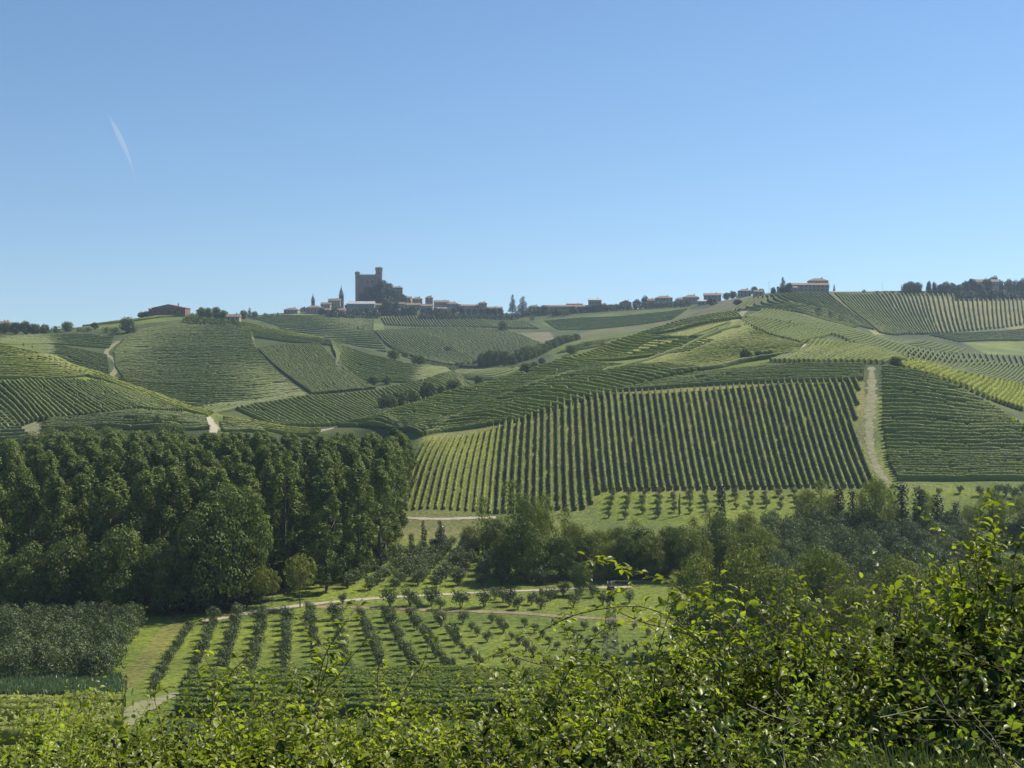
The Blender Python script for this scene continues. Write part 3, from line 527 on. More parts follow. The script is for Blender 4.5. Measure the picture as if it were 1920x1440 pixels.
for k in range(4):                               # hazel bushes: vase of stems
    lob = []
    for i in range(11):
        ph = i * 2.4; t = rng.random(); rr = 0.35 + 0.75 * t * rng.random() ** .4
        lob.append((rr * math.cos(ph), rr * math.sin(ph), 0.75 + 1.5 * rng.random() * (1.1 - .3 * t), .55, .55, .66))
    st = [tube_vf([((0.05 * math.cos(q), 0.05 * math.sin(q), -0.15), .05), ((.35 * math.cos(q), .35 * math.sin(q), 1.0), .035), ((.75 * math.cos(q), .75 * math.sin(q), 2.1), .012)], 5) for q in range(6)]
    proto('hazel', 'hazel_bush', 'bush', 'foliage', lob, 190, 0.2, 'hazel', merge(st), 0.5, 1.2, 'stem')
for k in range(4):
    st = [tube_vf([((0.1 * math.cos(q), 0.1 * math.sin(q), -0.2), .09), ((.8 * math.cos(q), .8 * math.sin(q), 1.8), .06), ((1.7 * math.cos(q), 1.7 * math.sin(q), 3.8), .02)], 5) for q in range(6)]
    proto('grove', 'hazel_tree', 'tree', 'crown', ball(24, 2.5, 3.8, 0.7, 0.95), 110, 0.26, 'hazel', merge(st), 0.55, 1.2)
for k in range(3):
    proto('shrub', 'shrub', 'shrub', 'foliage', ball(12, 1.5, 1.7, 0.1, 0.8), 40, 0.36, 'broad', merge([tube_vf([((0, 0, -.2), .08), ((.4 * math.cos(q), .4 * math.sin(q), 1.3), .03)], 5) for q in range(4)]), 0.6, 1.1, 'stem')
NCOPY = 0
def plant(kind, x, y, h, w=None, label=None, group=None, mat=None, sink=0.0, z=None):
    """one tree or bush of its own: an Empty with copies of the trunk and crown"""
    global NCOPY
    p = PROTO[kind][rng.integers(len(PROTO[kind]))]; sz = h / p.h; sw = sz * (0.9 + 0.2 * rng.random()) if w is None else w / p.w
    zz = float(gz(x, y)) if z is None else z
    r = empty(p.name, (x, y, zz - sink), rng.random() * 6.28, (sw, sw, sz), label, p.cat, group)
    a = obj(p.tname, p.trunk, r); b = obj(p.part, p.crown, r); NCOPY += 1
    if mat:
        for s in b.material_slots: s.link = 'OBJECT'; s.material = M[mat]
    return r
def named(items, phrase, group, key=0):
    """items (px-like sort key, call) -> each gets 'first .. from the left' in its label"""
    items = sorted(items, key=lambda q: q[0])
    for i, (_, fn) in enumerate(items): fn(phrase.format(ordw(i + 1)), group)
def at_px(kind, px, base, top, wpx=None, y0=100, y1=1600, mat=None):
    x, y = hit(px, base, y0, y1); h = (base - top) / F_PX * y * 1.02; w = None if wpx is None else wpx / 2 / F_PX * y * (1.25 if kind == 'round' else 1.1)
    return (px, lambda lab, grp: plant(kind, x, y, h, w, lab, grp, mat))
# --- the poplar wood on the left, rank behind rank
ranks = 15
for r in range(ranks):
    y = 238 + r * 9.5 + r * r * 0.22
    edge = np.interp(y, [238, 252, 270, 330, 420], [505, 690, 745, 770, 775]); lft = -60
    n = int((edge - lft) / F_PX * y / 6.6); xs = []
    if r > 10: n = int(n * 0.8)
    for i in range(n):
        px = lft + (edge - lft) * (i + 0.5 + 0.35 * (rng.random() - .5)) / n; yy = y + 3.0 * (rng.random() - 0.5); xs.append(((px - CXP) / F_PX * yy, yy, px))
    its = []
    for x, yy, px in xs:
        if (float(ray(px, 806)[1]) * yy - float(gz(x, yy))) < 11: continue
        h = 25.0 + 5.0 * (rng.random() - 0.5) - (1.5 if px > 740 else 0); e_t = float(ray(px, 806 + 12 * rng.random() + 14 * (px < 60))[1]); h = min(h, max(14, e_t * yy - float(gz(x, yy))))
        its.append((px, lambda lab, grp, x=x, yy=yy, h=h: plant('poplar', x, yy, h, 4.7 + 1.4 * rng.random(), lab, grp)))
    wh = 'front rank' if r == 0 else 'rearmost rank' if r == ranks - 1 else ordw(r + 1) + ' rank back'
    named(its, 'tall poplar in the ' + wh + ' of the dark wood, {} from the left', 'poplars of the dark wood on the left')
# lower edge of the wood: broad trees and dark undergrowth
named([at_px('broad', px, b, t, w, 200, 330) for px, b, t, w in [(-20, 1150, 1000, 120), (60, 1152, 1015, 110), (140, 1150, 1000, 120), (225, 1152, 985, 130), (310, 1150, 1010, 110), (395, 1146, 940, 140), (445, 1138, 905, 135), (470, 1128, 1000, 70)]],
      'broad dark tree at the foot of the poplar wood, {} from the left', 'broad trees along the foot of the poplar wood')
named([at_px('shrub', px, b, b - t, w, 200, 330, 'dark') for px, b, t, w in [(20, 1158, 40, 60), (95, 1160, 36, 60), (165, 1158, 40, 60), (240, 1156, 42, 60), (300, 1152, 44, 50), (350, 1150, 40, 50), (412, 1146, 38, 50), (455, 1140, 40, 46), (520, 1100, 45, 50), (580, 1085, 45, 50), (640, 1068, 45, 50), (700, 1050, 45, 46)]],
      'dark shrub below the poplar wood, {} from the left', 'dark shrubs along the foot of the poplar wood')
named([at_px('broad', px, b, t, w, 380, 470) for px, b, t, w in [(35, 870, 818, 75), (90, 868, 800, 80), (150, 866, 795, 85), (205, 862, 800, 70), (255, 864, 806, 70), (315, 860, 792, 75), (370, 866, 815, 70)]],
      'rounded pale tree behind the poplar wood, {} from the left', 'rounded trees behind the poplar wood')
named([at_px('young', 563, 1140, 1036, 58, 180, 300), at_px('young', 489, 1140, 1062, 36, 180, 300), at_px('young', 510, 1136, 1066, 32, 180, 300)],
      'small light-leaved tree beside the gravel road, {} from the left', 'small trees beside the gravel road')
# --- lower young orchard
LOW = [((354, 1169), (287, 1287), 13, 24), ((402, 1154), (358, 1275), 12, 27), ((448, 1142), (417, 1256), 12, 28), ((496, 1142), (471, 1258), 12, 29), ((537, 1150), (535, 1267), 13, 30), ((580, 1146), (596, 1262), 12, 28),
       ((629, 1150), (652, 1255), 11, 28), ((675, 1150), (721, 1254), 12, 28), ((721, 1144), (775, 1246), 11, 27), ((770, 1150), (840, 1249), 11, 26), ((818, 1152), (901, 1244), 9, 24), ((870, 1157), (970, 1240), 8, 22),
       ((923, 1154), (1024, 1240), 9, 22), ((984, 1163), (1090, 1240), 8, 19), ((1040, 1163), (1150, 1235), 8, 18), ((1095, 1168), (1210, 1235), 7, 17), ((1145, 1170), (1235, 1225), 5, 17), ((1192, 1168), (1262, 1205), 4, 17)]
for ri, (a, b, n, hp) in enumerate(LOW):
    for k in range(n):
        t = k / (n - 1); px = a[0] + (b[0] - a[0]) * t + rng.normal() * 1.5; py = a[1] + 12 + (b[1] - a[1]) * t + rng.normal() * 1.0
        if ri > 9 and rng.random() < 0.1: continue
        x, y = hit(px, py, 120, 300); h = hp * (0.8 + 0.45 * rng.random()) / F_PX * y
        plant('hazel', x, y, h, h * (0.42 + .1 * rng.random()), 'young hazel, %s down the %s row from the left of the lower orchard' % (ordw(k + 1), ordw(ri + 1)), 'young hazel bushes of the lower orchard')
UP = [((610, 1100), (700, 1050), 7, 30), ((650, 1102), (752, 1040), 9, 33), ((694, 1106), (792, 1036), 9, 34), ((740, 1106), (814, 1036), 9, 36), ((783, 1097), (845, 1030), 9, 36), ((818, 1102), (878, 1030), 9, 38), ((857, 1098), (896, 1030), 8, 36), ((901, 1100), (925, 1028), 8, 38), ((940, 1096), (954, 1040), 7, 38)]
for ri, (a, b, n, hp) in enumerate(UP):
    for k in range(n):
        t = k / (n - 1); px = a[0] + (b[0] - a[0]) * t + rng.normal() * 1.5; py = a[1] + (b[1] - a[1]) * t
        x, y = hit(px, py, 150, 330); h = 0.86 * hp * (0.85 + 0.3 * rng.random()) / F_PX * y * (1 - 0.1 * t)
        plant('hazel', x, y, h, h * 0.53, 'dark hazel, %s up the %s row from the left beyond the gravel road' % (ordw(k + 1), ordw(ri + 1)), 'hazel bushes of the orchard beyond the gravel road')
named([at_px('hazel', px, b + 4, b - h, h * 1.05, 120, 330) for px, b, h in [(643, 1128, 18), (731, 1133, 32), (769, 1132, 36), (783, 1138, 20), (809, 1131, 34), (825, 1139, 22), (864, 1136, 34), (908, 1134, 32), (928, 1120, 20), (943, 1124, 24), (956, 1132, 30), (971, 1139, 26), (997, 1130, 24), (1014, 1138, 24), (1032, 1122, 20), (1017, 1092, 28),
       (1056, 1113, 24), (1040, 1118, 18), (1075, 1135, 24), (1085, 1118, 20), (1112, 1116, 22), (1020, 1122, 22), (1130, 1130, 22), (1180, 1126, 22)]], 'hazel bush on the grass beside the gravel road, {} from the left', 'hazel bushes between the gravel road and the brown track')
# --- orchard at the foot of the steep vineyard
for ri, (x0, x1, n) in enumerate([(1150, 1140, 5), (1178, 1172, 5), (1206, 1203, 4), (1234, 1232, 5), (1262, 1264, 4), (1292, 1294, 4), (1320, 1324, 4), (1348, 1352, 4), (1378, 1384, 3), (1406, 1412, 3), (1434, 1440, 3), (1462, 1470, 3), (1490, 1498, 3)]):
    for k in range(n):
        t = k / 5; px = x0 + (x1 - x0) * t + rng.normal() * 1.2; py = 930 + 52 * t + rng.normal() * 2; x, y = hit(px, py, 250, 345); h = 15 * (.8 + .4 * rng.random()) / F_PX * y
        plant('hazel', x, y, h, h * .5, 'small bush, %s down the %s row from the left below the steep vineyard' % (ordw(k + 1), ordw(ri + 1)), 'small bushes in rows below the steep vineyard')
named([at_px('hazel', px, b, b - h, h * .9, 250, 345) for px, b, h in [(1800, 925, 16), (1838, 930, 20), (1858, 934, 22), (1872, 926, 20), (1886, 930, 24), (1902, 934, 22), (1918, 925, 20), (1760, 928, 14), (1730, 930, 12)]],
      'small round bush on the grass below the dark vineyard, {} from the left', 'small bushes below the dark right vineyard')
# --- dense hazel groves
for r in range(9):
    y = 176 + r * 4.9; py = 640 + 49.5 / y * F_PX; x0, x1 = -70, np.interp(py, [1160, 1290], [270, 205]); n = int((x1 - x0) / F_PX * y / 4.4); its = []
    for i in range(n):
        px = x0 + (x1 - x0) * (i + .5 + .3 * (rng.random() - .5)) / n; yy = y + 1.2 * (rng.random() - .5)
        its.append((px, lambda lab, grp, px=px, yy=yy: plant('grove', (px - CXP) / F_PX * yy, yy, 4.4 + 1.1 * rng.random(), 2.9, lab, grp)))
    named(its, 'hazel in the %s of the grove below the wood, {} from the left' % ('front rank' if r == 0 else ordw(r + 1) + ' rank back'), 'hazels of the dense grove below the wood')
for r in range(13):
    y = 232 + r * 5.8; x0 = np.interp(r, [0, 6, 12], [1500, 1410, 1420]); x1 = np.interp(r, [0, 12], [1960, 1800]); n = int((x1 - x0) / F_PX * y / 5.6); its = []
    for i in range(n):
        px = x0 + (x1 - x0) * (i + .5 + .3 * (rng.random() - .5)) / n; yy = y + 1.8 * (rng.random() - .5)
        its.append((px, lambda lab, grp, px=px, yy=yy: plant('grove', (px - CXP) / F_PX * yy, yy, 5.6 + 1.2 * rng.random(), 3.6, lab, grp)))
    named(its, 'hazel in the %s of the right-hand grove, {} from the left' % ('front rank' if r == 0 else ordw(r + 1) + ' rank back'), 'hazels of the dense right-hand grove')
# --- trees of the valley band
VAL = [('thin', 905, 1040, 930, 46), ('broad', 930, 1048, 968, 60), ('thin', 962, 1060, 898, 50), ('acacia', 990, 1085, 925, 80), ('broad', 985, 1092, 975, 90), ('broad', 1050, 1088, 1005, 66), ('thin', 1020, 1070, 925, 44), ('thin', 1060, 1060, 950, 40), ('broad', 1100, 1080, 1000, 70),
       ('acacia', 1120, 1050, 965, 60), ('acacia', 1160, 1072, 985, 70), ('broad', 1200, 1078, 960, 80), ('thin', 1190, 1060, 945, 40), ('acacia', 1245, 1072, 965, 80), ('broad', 1275, 1078, 985, 90), ('thin', 1300, 1060, 940, 40), ('broad', 1325, 1078, 960, 80), ('broad', 1350, 1072, 930, 70), ('ivy', 1352, 1050, 905, 26),
       ('broad', 1385, 1070, 975, 80), ('acacia', 1400, 1030, 935, 60), ('broad', 1090, 1115, 1052, 44), ('acacia', 880, 1030, 985, 40), ('thin', 1440, 1010, 940, 40), ('ivy', 793, 1032, 975, 20), ('conifer', 826, 1035, 976, 34), ('ivy', 771, 1034, 1000, 18), ('acacia', 1010, 1075, 940, 70), ('broad', 945, 1075, 1000, 60), ('acacia', 1075, 1075, 975, 70), ('acacia', 1140, 1085, 1010, 70), ('broad', 1170, 1085, 1000, 60), ('acacia', 1220, 1085, 1000, 80), ('acacia', 1300, 1085, 990, 80), ('broad', 1255, 1070, 960, 60), ('acacia', 1365, 1080, 1000, 80), ('acacia', 1420, 1075, 985, 90), ('thin', 1330, 1040, 925, 40), ('thin', 1400, 1020, 920, 36), ('ivy', 1274, 968, 925, 10), ('ivy', 1232, 962, 942, 8)]
named([at_px(k, px, b, t + (26 if 1105 < px < 1500 and t < 980 and k != 'ivy' else 0), w, 200, 345) for k, px, b, t, w in VAL], 'valley tree beyond the orchards, {} from the left of the streamside band', 'trees of the streamside band')
RGT = [('acacia', 1512, 985, 915, 50), ('thin', 1538, 990, 898, 40), ('ivy', 1573, 985, 912, 30), ('ivy', 1598, 988, 918, 26), ('acacia', 1640, 1005, 890, 80), ('thin', 1672, 1000, 905, 26), ('ivy', 1690, 1000, 905, 38), ('ivy', 1722, 1000, 912, 34), ('ivy', 1757, 1008, 928, 34), ('ivy', 1792, 1000, 940, 22), ('acacia', 1735, 985, 920, 50),
       ('acacia', 1820, 1000, 945, 60), ('acacia', 1858, 1010, 920, 60), ('thin', 1880, 1010, 935, 30), ('acacia', 1915, 1020, 925, 60), ('ivy', 1684, 1050, 1000, 14), ('broad', 1900, 1020, 980, 70), ('acacia', 1560, 975, 925, 50), ('broad', 1960, 1020, 930, 80)]
named([at_px(k, px, b, t, w, 200, 345) for k, px, b, t, w in RGT], 'tree behind the right-hand hazel grove, {} from the left', 'trees behind the right-hand grove')
BIG = [('acacia', 1305, 1225, 1035, 110), ('acacia', 1395, 1225, 1018, 150), ('acacia', 1450, 1240, 1060, 150), ('acacia', 1535, 1215, 1016, 150), ('acacia', 1600, 1245, 1095, 130), ('acacia', 1690, 1215, 1040, 170), ('acacia', 1800, 1220, 1050, 160), ('acacia', 1900, 1220, 1035, 150), ('broad', 1350, 1260, 1110, 110), ('broad', 1500, 1260, 1120, 120), ('broad', 1740, 1250, 1110, 120)]
named([at_px(k, px, b, t, w, 160, 300) for k, px, b, t, w in BIG], 'large rounded acacia-like tree just beyond the thicket, {} from the left', 'large rounded trees just beyond the thicket')
# --- hedges and trees of the gully and the far fields: (kind, px, base, top, width px)
GUL = [('round', 700, 722, 704, 22), ('round', 726, 721, 703, 18), ('round', 726, 768, 738, 32), ('round', 748, 764, 733, 34), ('round', 770, 757, 730, 30), ('round', 802, 747, 714, 30), ('round', 828, 742, 722, 18), ('round', 852, 735, 709, 30), ('round', 898, 722, 703, 18), ('round', 738, 674, 655, 22), ('round', 786, 684, 665, 24), ('round', 760, 669, 660, 14),
       ('round', 943, 622, 601, 16), ('round', 985, 700, 680, 22), ('round', 1072, 664, 646, 20), ('round', 1398, 678, 654, 20), ('round', 1423, 673, 657, 14), ('round', 1434, 673, 657, 14), ('round', 1444, 672, 656, 12), ('round', 1680, 690, 668, 24), ('shrub', 228, 719, 700, 14), ('shrub', 378, 768, 758, 12), ('ivy', 44, 652, 643, 4), ('ivy', 60, 655, 646, 4),
       ('ivy', 185, 698, 690, 4), ('ivy', 191, 700, 691, 4), ('ivy', 199, 701, 692, 4), ('shrub', 268, 795, 778, 30), ('shrub', 295, 796, 778, 26), ('shrub', 322, 795, 780, 26), ('shrub', 700, 793, 782, 14), ('round', 840, 660, 650, 12), ('ivy', 671, 620, 610, 4), ('ivy', 681, 622, 613, 4), ('ivy', 1379, 587, 577, 5), ('shrub', 1100, 652, 640, 18), ('shrub', 1130, 650, 640, 14)]
named([at_px(k, px, b, t, w, 400, 1500) for k, px, b, t, w in GUL], 'lone tree or bush between the hillside fields, {} from the left', 'lone trees and bushes between the hillside fields')
g2 = []
for i, (px, b, h, w) in enumerate([(858, 688, 9, 12), (868, 688, 10, 12), (880, 687, 9, 10), (892, 687, 12, 12), (906, 688, 28, 22), (918, 688, 33, 22), (932, 687, 33, 24), (946, 686, 30, 22), (960, 685, 22, 18), (972, 680, 26, 24), (985, 676, 28, 26), (998, 672, 22, 20), (1008, 668, 20, 20), (1018, 663, 20, 20), (1028, 658, 20, 20),
                            (1038, 653, 18, 20), (1048, 648, 18, 20), (1058, 644, 16, 18), (1068, 641, 14, 18), (1080, 638, 13, 16), (1002, 690, 12, 14), (1016, 682, 12, 14)]):
    g2.append(at_px('round', px, b, b - h, w, 780, 1400))
named(g2, 'rounded tree of the diagonal tree line across the gully, {} from the left', 'trees of the diagonal line across the gully')
SKY1 = [('round', 10, 625, 604, 24), ('round', 30, 626, 603, 22), ('round', 48, 627, 601, 22), ('conifer', 9, 610, 590, 10), ('round', 66, 627, 606, 20), ('round', 84, 627, 607, 18), ('shrub', 104, 624, 610, 18), ('round', 127, 622, 602, 20), ('round', 178, 617, 604, 14), ('shrub', 150, 622, 613, 14), ('shrub', 165, 622, 612, 14), ('shrub', 200, 624, 612, 16), ('shrub', 216, 624, 612, 16), ('round', 240, 624, 594, 24),
        ('round', 265, 594, 582, 16), ('round', 275, 594, 582, 14), ('shrub', 292, 590, 577, 14), ('round', 378, 594, 576, 20), ('round', 392, 596, 576, 18), ('round', 407, 598, 575, 16), ('round', 420, 600, 581, 16), ('shrub', 352, 604, 588, 20), ('shrub', 368, 607, 592, 24), ('shrub', 385, 609, 594, 24), ('shrub', 402, 611, 595, 24), ('shrub', 420, 611, 595, 22), ('shrub', 438, 611, 596, 20),
        ('shrub', 362, 598, 586, 18), ('shrub', 250, 622, 612, 16), ('round', 457, 598, 581, 16), ('conifer', 468, 597, 577, 12), ('round', 478, 597, 583, 12), ('shrub', 497, 596, 586, 10), ('shrub', 510, 595, 588, 8), ('conifer', 521, 594, 585, 5)]
named([at_px(k, px, b, t, w, 800, 1600) for k, px, b, t, w in SKY1], 'tree or shrub on the left skyline around the farm, {} from the left', 'trees and shrubs on the left skyline')
SKY2 = [('round', 724, 590, 560, 16), ('conifer', 733, 588, 556, 20), ('round', 743, 588, 562, 14), ('round', 715, 590, 572, 14), ('round', 760, 592, 574, 18), ('round', 774, 592, 572, 18), ('conifer', 961, 584, 549, 17), ('conifer', 980, 590, 556, 26), ('round', 997, 590, 576, 18), ('round', 862, 585, 570, 10), ('round', 1020, 590, 572, 24), ('round', 1046, 592, 577, 18), ('shrub', 1062, 592, 580, 16), ('round', 1076, 588, 574, 16), ('round', 1102, 582, 572, 14), ('shrub', 998, 600, 590, 10),
        ('round', 1194, 578, 560, 14), ('round', 1209, 577, 552, 15), ('round', 1271, 566, 550, 12), ('round', 1266, 570, 560, 10), ('round', 1362, 562, 548, 14), ('round', 1374, 560, 545, 14), ('round', 1335, 573, 558, 18), ('round', 1383, 572, 561, 16), ('round', 1414, 553, 536, 12), ('round', 1428, 553, 541, 10), ('conifer', 1468, 551, 520, 17), ('round', 1479, 551, 530, 14), ('round', 1548, 546, 525, 14), ('round', 1450, 552, 538, 10), ('shrub', 1520, 548, 540, 14), ('conifer', 1564, 540, 526, 5), ('shrub', 1620, 549, 542, 8)]
SKY2 += [('round', 600 + 12.5 * i + 6 * rng.random(), 591, 580 - 5 * rng.random(), 9 + 5 * rng.random()) for i in range(28)]
named([at_px(k, px, b, t, w, 900, 1700, 'dark' if k == 'round' else None) for k, px, b, t, w in SKY2], 'tree among the hilltop houses of the village ridge, {} from the left', 'trees among the houses of the village ridge')
SKY3 = [('round', px, 552, t, w) for px, t, w in [(1697, 530, 16), (1708, 527, 18), (1720, 529, 18), (1741, 527, 9), (1752, 528, 12), (1764, 532, 14), (1774, 527, 16), (1786, 530, 14), (1798, 533, 16), (1811, 526, 18), (1823, 522, 16), (1836, 530, 20), (1850, 521, 20), (1862, 517, 20), (1876, 524, 20), (1890, 522, 20), (1904, 523, 18), (1916, 519, 20), (1930, 515, 22)]]
SKY3 += [('round', px, 562, t, 22) for px, t in [(1800, 545), (1818, 545), (1840, 543), (1860, 542), (1880, 543), (1900, 545), (1920, 545), (1940, 545)]] + [('shrub', px, 551, 545, 12) for px in range(1645, 1800, 14)]
named([at_px(k, px, b, t, w, 900, 1700, 'dark' if k == 'round' else None) for k, px, b, t, w in SKY3], 'dark tree or shrub on the right skyline above the bare vineyard, {} from the left', 'dark trees on the right skyline')
HED = [(px, 594 + (4 if px < 660 else 2), 15, 16) for px in range(616, 712, 9)] + [(px, 598, 14, 14) for px in range(790, 992, 10)] + [(px, 590, 13, 15) for px in range(992, 1300, 11)]
named([at_px('shrub', px, np.interp(px, [600, 660, 712, 790, 960, 990, 1050, 1112, 1300], [595, 598, 596, 600, 600, 592, 590, 585, 575]), np.interp(px, [600, 660, 712, 790, 960, 990, 1050, 1112, 1300], [595, 598, 596, 600, 600, 592, 590, 585, 575]) - h, w, 1000, 1700, 'dark') for px, b, h, w in HED],
      'dark clipped shrub in the hedge below the village, {} from the left', 'shrubs of the hedge below the village')
print('PLANTS', NCOPY)
# ---------------------------------------------------------------- buildings of the ridge
B = dict(cream=flat_mat('cream_render', (0.31, 0.28, 0.225), 0.9, .1, .3), pink=flat_mat('pink_render', (0.31, 0.245, 0.205), 0.9, .1, .3), grey=flat_mat('grey_render', (0.25, 0.245, 0.225), 0.9, .1, .3), ochre=flat_mat('ochre_render', (0.25, 0.22, 0.165), 0.9, .1, .3),
         brick=flat_mat('brick_wall', (0.19, 0.115, 0.09), 0.9, .2, .8), stone=flat_mat('old_brick_wall', (0.215, 0.185, 0.15), 0.9, .22, .35), tile=flat_mat('clay_roof_tiles', (0.21, 0.15, 0.115), 0.9, .2, .9), grey_roof=flat_mat('pale_roof_sheets', (0.40, 0.39, 0.38), 0.6, .1, .4),
         glass=flat_mat('dark_window_glass', (0.05, 0.055, 0.06), 0.25, .05), copper=flat_mat('spire_slate', (0.12, 0.13, 0.13), 0.7))
def box_vf(x0, x1, y0, y1, z0, z1):
    V = [(x, y, z) for z in (z0, z1) for y in (y0, y1) for x in (x0, x1)]
    return np.array(V, float), np.array([[0, 2, 3, 1], [4, 5, 7, 6], [0, 1, 5, 4], [2, 6, 7, 3], [0, 4, 6, 2], [1, 3, 7, 5]])
def roof_vf(w, d, z, h, kind, eave=0.5):
    W, D = w / 2 + eave, d / 2 + eave; t = 0.18
    if kind == 'hip': r = max(0.3, W - D * 0.9); top = [(-r, 0, z + h), (r, 0, z + h)]
    elif kind == 'gable': top = [(-W, 0, z + h), (W, 0, z + h)]
    elif kind == 'front': top = [(0, -D, z + h), (0, D, z + h)]
    elif kind == 'shed': return box_vf(-W, W, -D, D, z, z + h)
    base = [(-W, -D, z), (W, -D, z), (W, D, z), (-W, D, z)]; lo = [(a, b, c - t) for a, b, c in base]
    V = np.array(base + top + lo, float)
    F = [[0, 1, 5, 4], [2, 3, 4, 5], [1, 2, 5, 5], [3, 0, 4, 4]] if kind != 'front' else [[0, 4, 5, 3], [1, 2, 5, 4], [0, 1, 4, 4], [2, 3, 5, 5]]
    F += [[6, 7, 1, 0], [7, 8, 2, 1], [8, 9, 3, 2], [9, 6, 0, 3], [9, 8, 7, 6]]
    return V, F
def poly_mesh(name, V, F, mat):
    me = bpy.data.meshes.new(name); F = [list(dict.fromkeys(f)) for f in (F.tolist() if isinstance(F, np.ndarray) else F)]
    me.from_pydata([tuple(v) for v in V], [], F); me.materials.append(mat); me.update(); return me
WIN = poly_mesh('window', *box_vf(-0.5, 0.5, -0.12, 0.06, 0, 1.0), B['glass'])
def house(px, base, wpx, hpx, rpx, wall='cream', roof='hip', rmat='tile', label=None, group=None, rot=0.0, depth=None, y0=1000, y1=1650, rows=2, cols=None, chim=1, name='house', dy=0.0, dep=None):
    x, y = hit(px, base, y0, y1); y += dy; x = (px - CXP) / F_PX * y; k = y / F_PX; w, h, rh = wpx * k, hpx * k, rpx * k; d = dep or min(w * 0.7, 11)
    z = -(base - 640) * k; r = empty(name, (x, y, z), rot, 1, label, 'house' if name == 'house' else name.replace('_', ' '), group)
    obj('wall', poly_mesh('wall', *box_vf(-w / 2, w / 2, -d / 2, d / 2, -7, h - 0.2), B[wall]), r)
    ro = obj('roof', poly_mesh('roof', *roof_vf(w, d, h, rh, roof), B[rmat]), r)
    if chim: obj('chimney', poly_mesh('chimney', *box_vf(w * .2, w * .2 + .8, -.5, .3, h, h + rh + 0.9), B['tile']), ro)
    n = cols if cols is not None else max(2, int(w / 3.3)); fl = max(1, min(rows, int(h / 2.7)))
    for j in range(fl):
        for i in range(n):
            q = obj('window', WIN, r, (-w / 2 + w * (i + 0.5) / n, -d / 2 - 0.02, h * (j + 0.35) / fl)); q.scale = (min(1.1, w / n * .45), 1, min(1.4, h / fl * 0.5))
    return r
HS = 'houses of the hilltop village'; HR = 'houses strung along the ridge right of the village'
for a in [(548, 588, 26, 7, 4, 'grey', 'hip', 'tile', 'low broad grey house at the far left end of the village'), (569, 585, 11, 6, 3, 'cream', 'hip', 'tile', 'small house just left of the small domed chapel'),
          (612, 580, 18, 9, 4, 'pink', 'gable', 'tile', 'small pink house between the two bell towers'), (628, 574, 22, 10, 4, 'cream', 'gable', 'tile', 'cream house just left of the tall bell tower'), (625, 590, 46, 8, 4, 'pink', 'gable', 'tile', 'long low house with red roof below the tall bell tower'),
          (656, 586, 18, 14, 3, 'grey', 'gable', 'grey_roof', 'narrow grey block right of the tall bell tower'), (679, 587, 48, 17, 5, 'grey', 'gable', 'grey_roof', 'large grey building with pale roof directly below the castle'), (709, 584, 18, 12, 3, 'cream', 'gable', 'tile', 'cream house against the right end of the large grey building'),
          (722, 566, 30, 6, 3, 'cream', 'gable', 'grey_roof', 'flat pale house at the foot of the castle mound'), (757, 566, 30, 7, 3, 'pink', 'gable', 'tile', 'pink house below the palace beside the castle'), (744, 578, 30, 8, 3, 'ochre', 'gable', 'tile', 'ochre house behind the dark conifer clump'),
          (775, 580, 26, 8, 4, 'cream', 'gable', 'tile', 'wide cream house on the lower village street'), (783, 568, 18, 7, 4, 'ochre', 'hip', 'tile', 'small ochre house on the slope right of the castle'), (805, 568, 14, 9, 4, 'pink', 'hip', 'tile', 'square tower-like house with pyramid roof right of the castle'),
          (801, 582, 22, 8, 4, 'grey', 'gable', 'tile', 'grey house below the tower-like house'), (828, 574, 28, 7, 4, 'pink', 'gable', 'tile', 'pink house with long red roof in the right half of the village'), (848, 576, 22, 6, 4, 'cream', 'hip', 'tile', 'cream house with dark hipped roof left of the long building'), (826, 586, 24, 7, 3, 'cream', 'gable', 'tile', 'low cream house in front of the pink long-roofed house'),
          (884, 583, 50, 9, 3, 'cream', 'gable', 'tile', 'long cream building with a row of small windows'), (921, 584, 42, 6, 3, 'ochre', 'gable', 'tile', 'long ochre building at the right end of the village'), (905, 574, 16, 5, 3, 'grey', 'hip', 'tile', 'small grey house behind the long cream building')]:
    house(a[0], a[1], a[2], a[3], a[4], a[5], a[6], a[7], a[8], HS, rot=(rng.random() - .5) * .3, dy=float(rng.random() * 6))
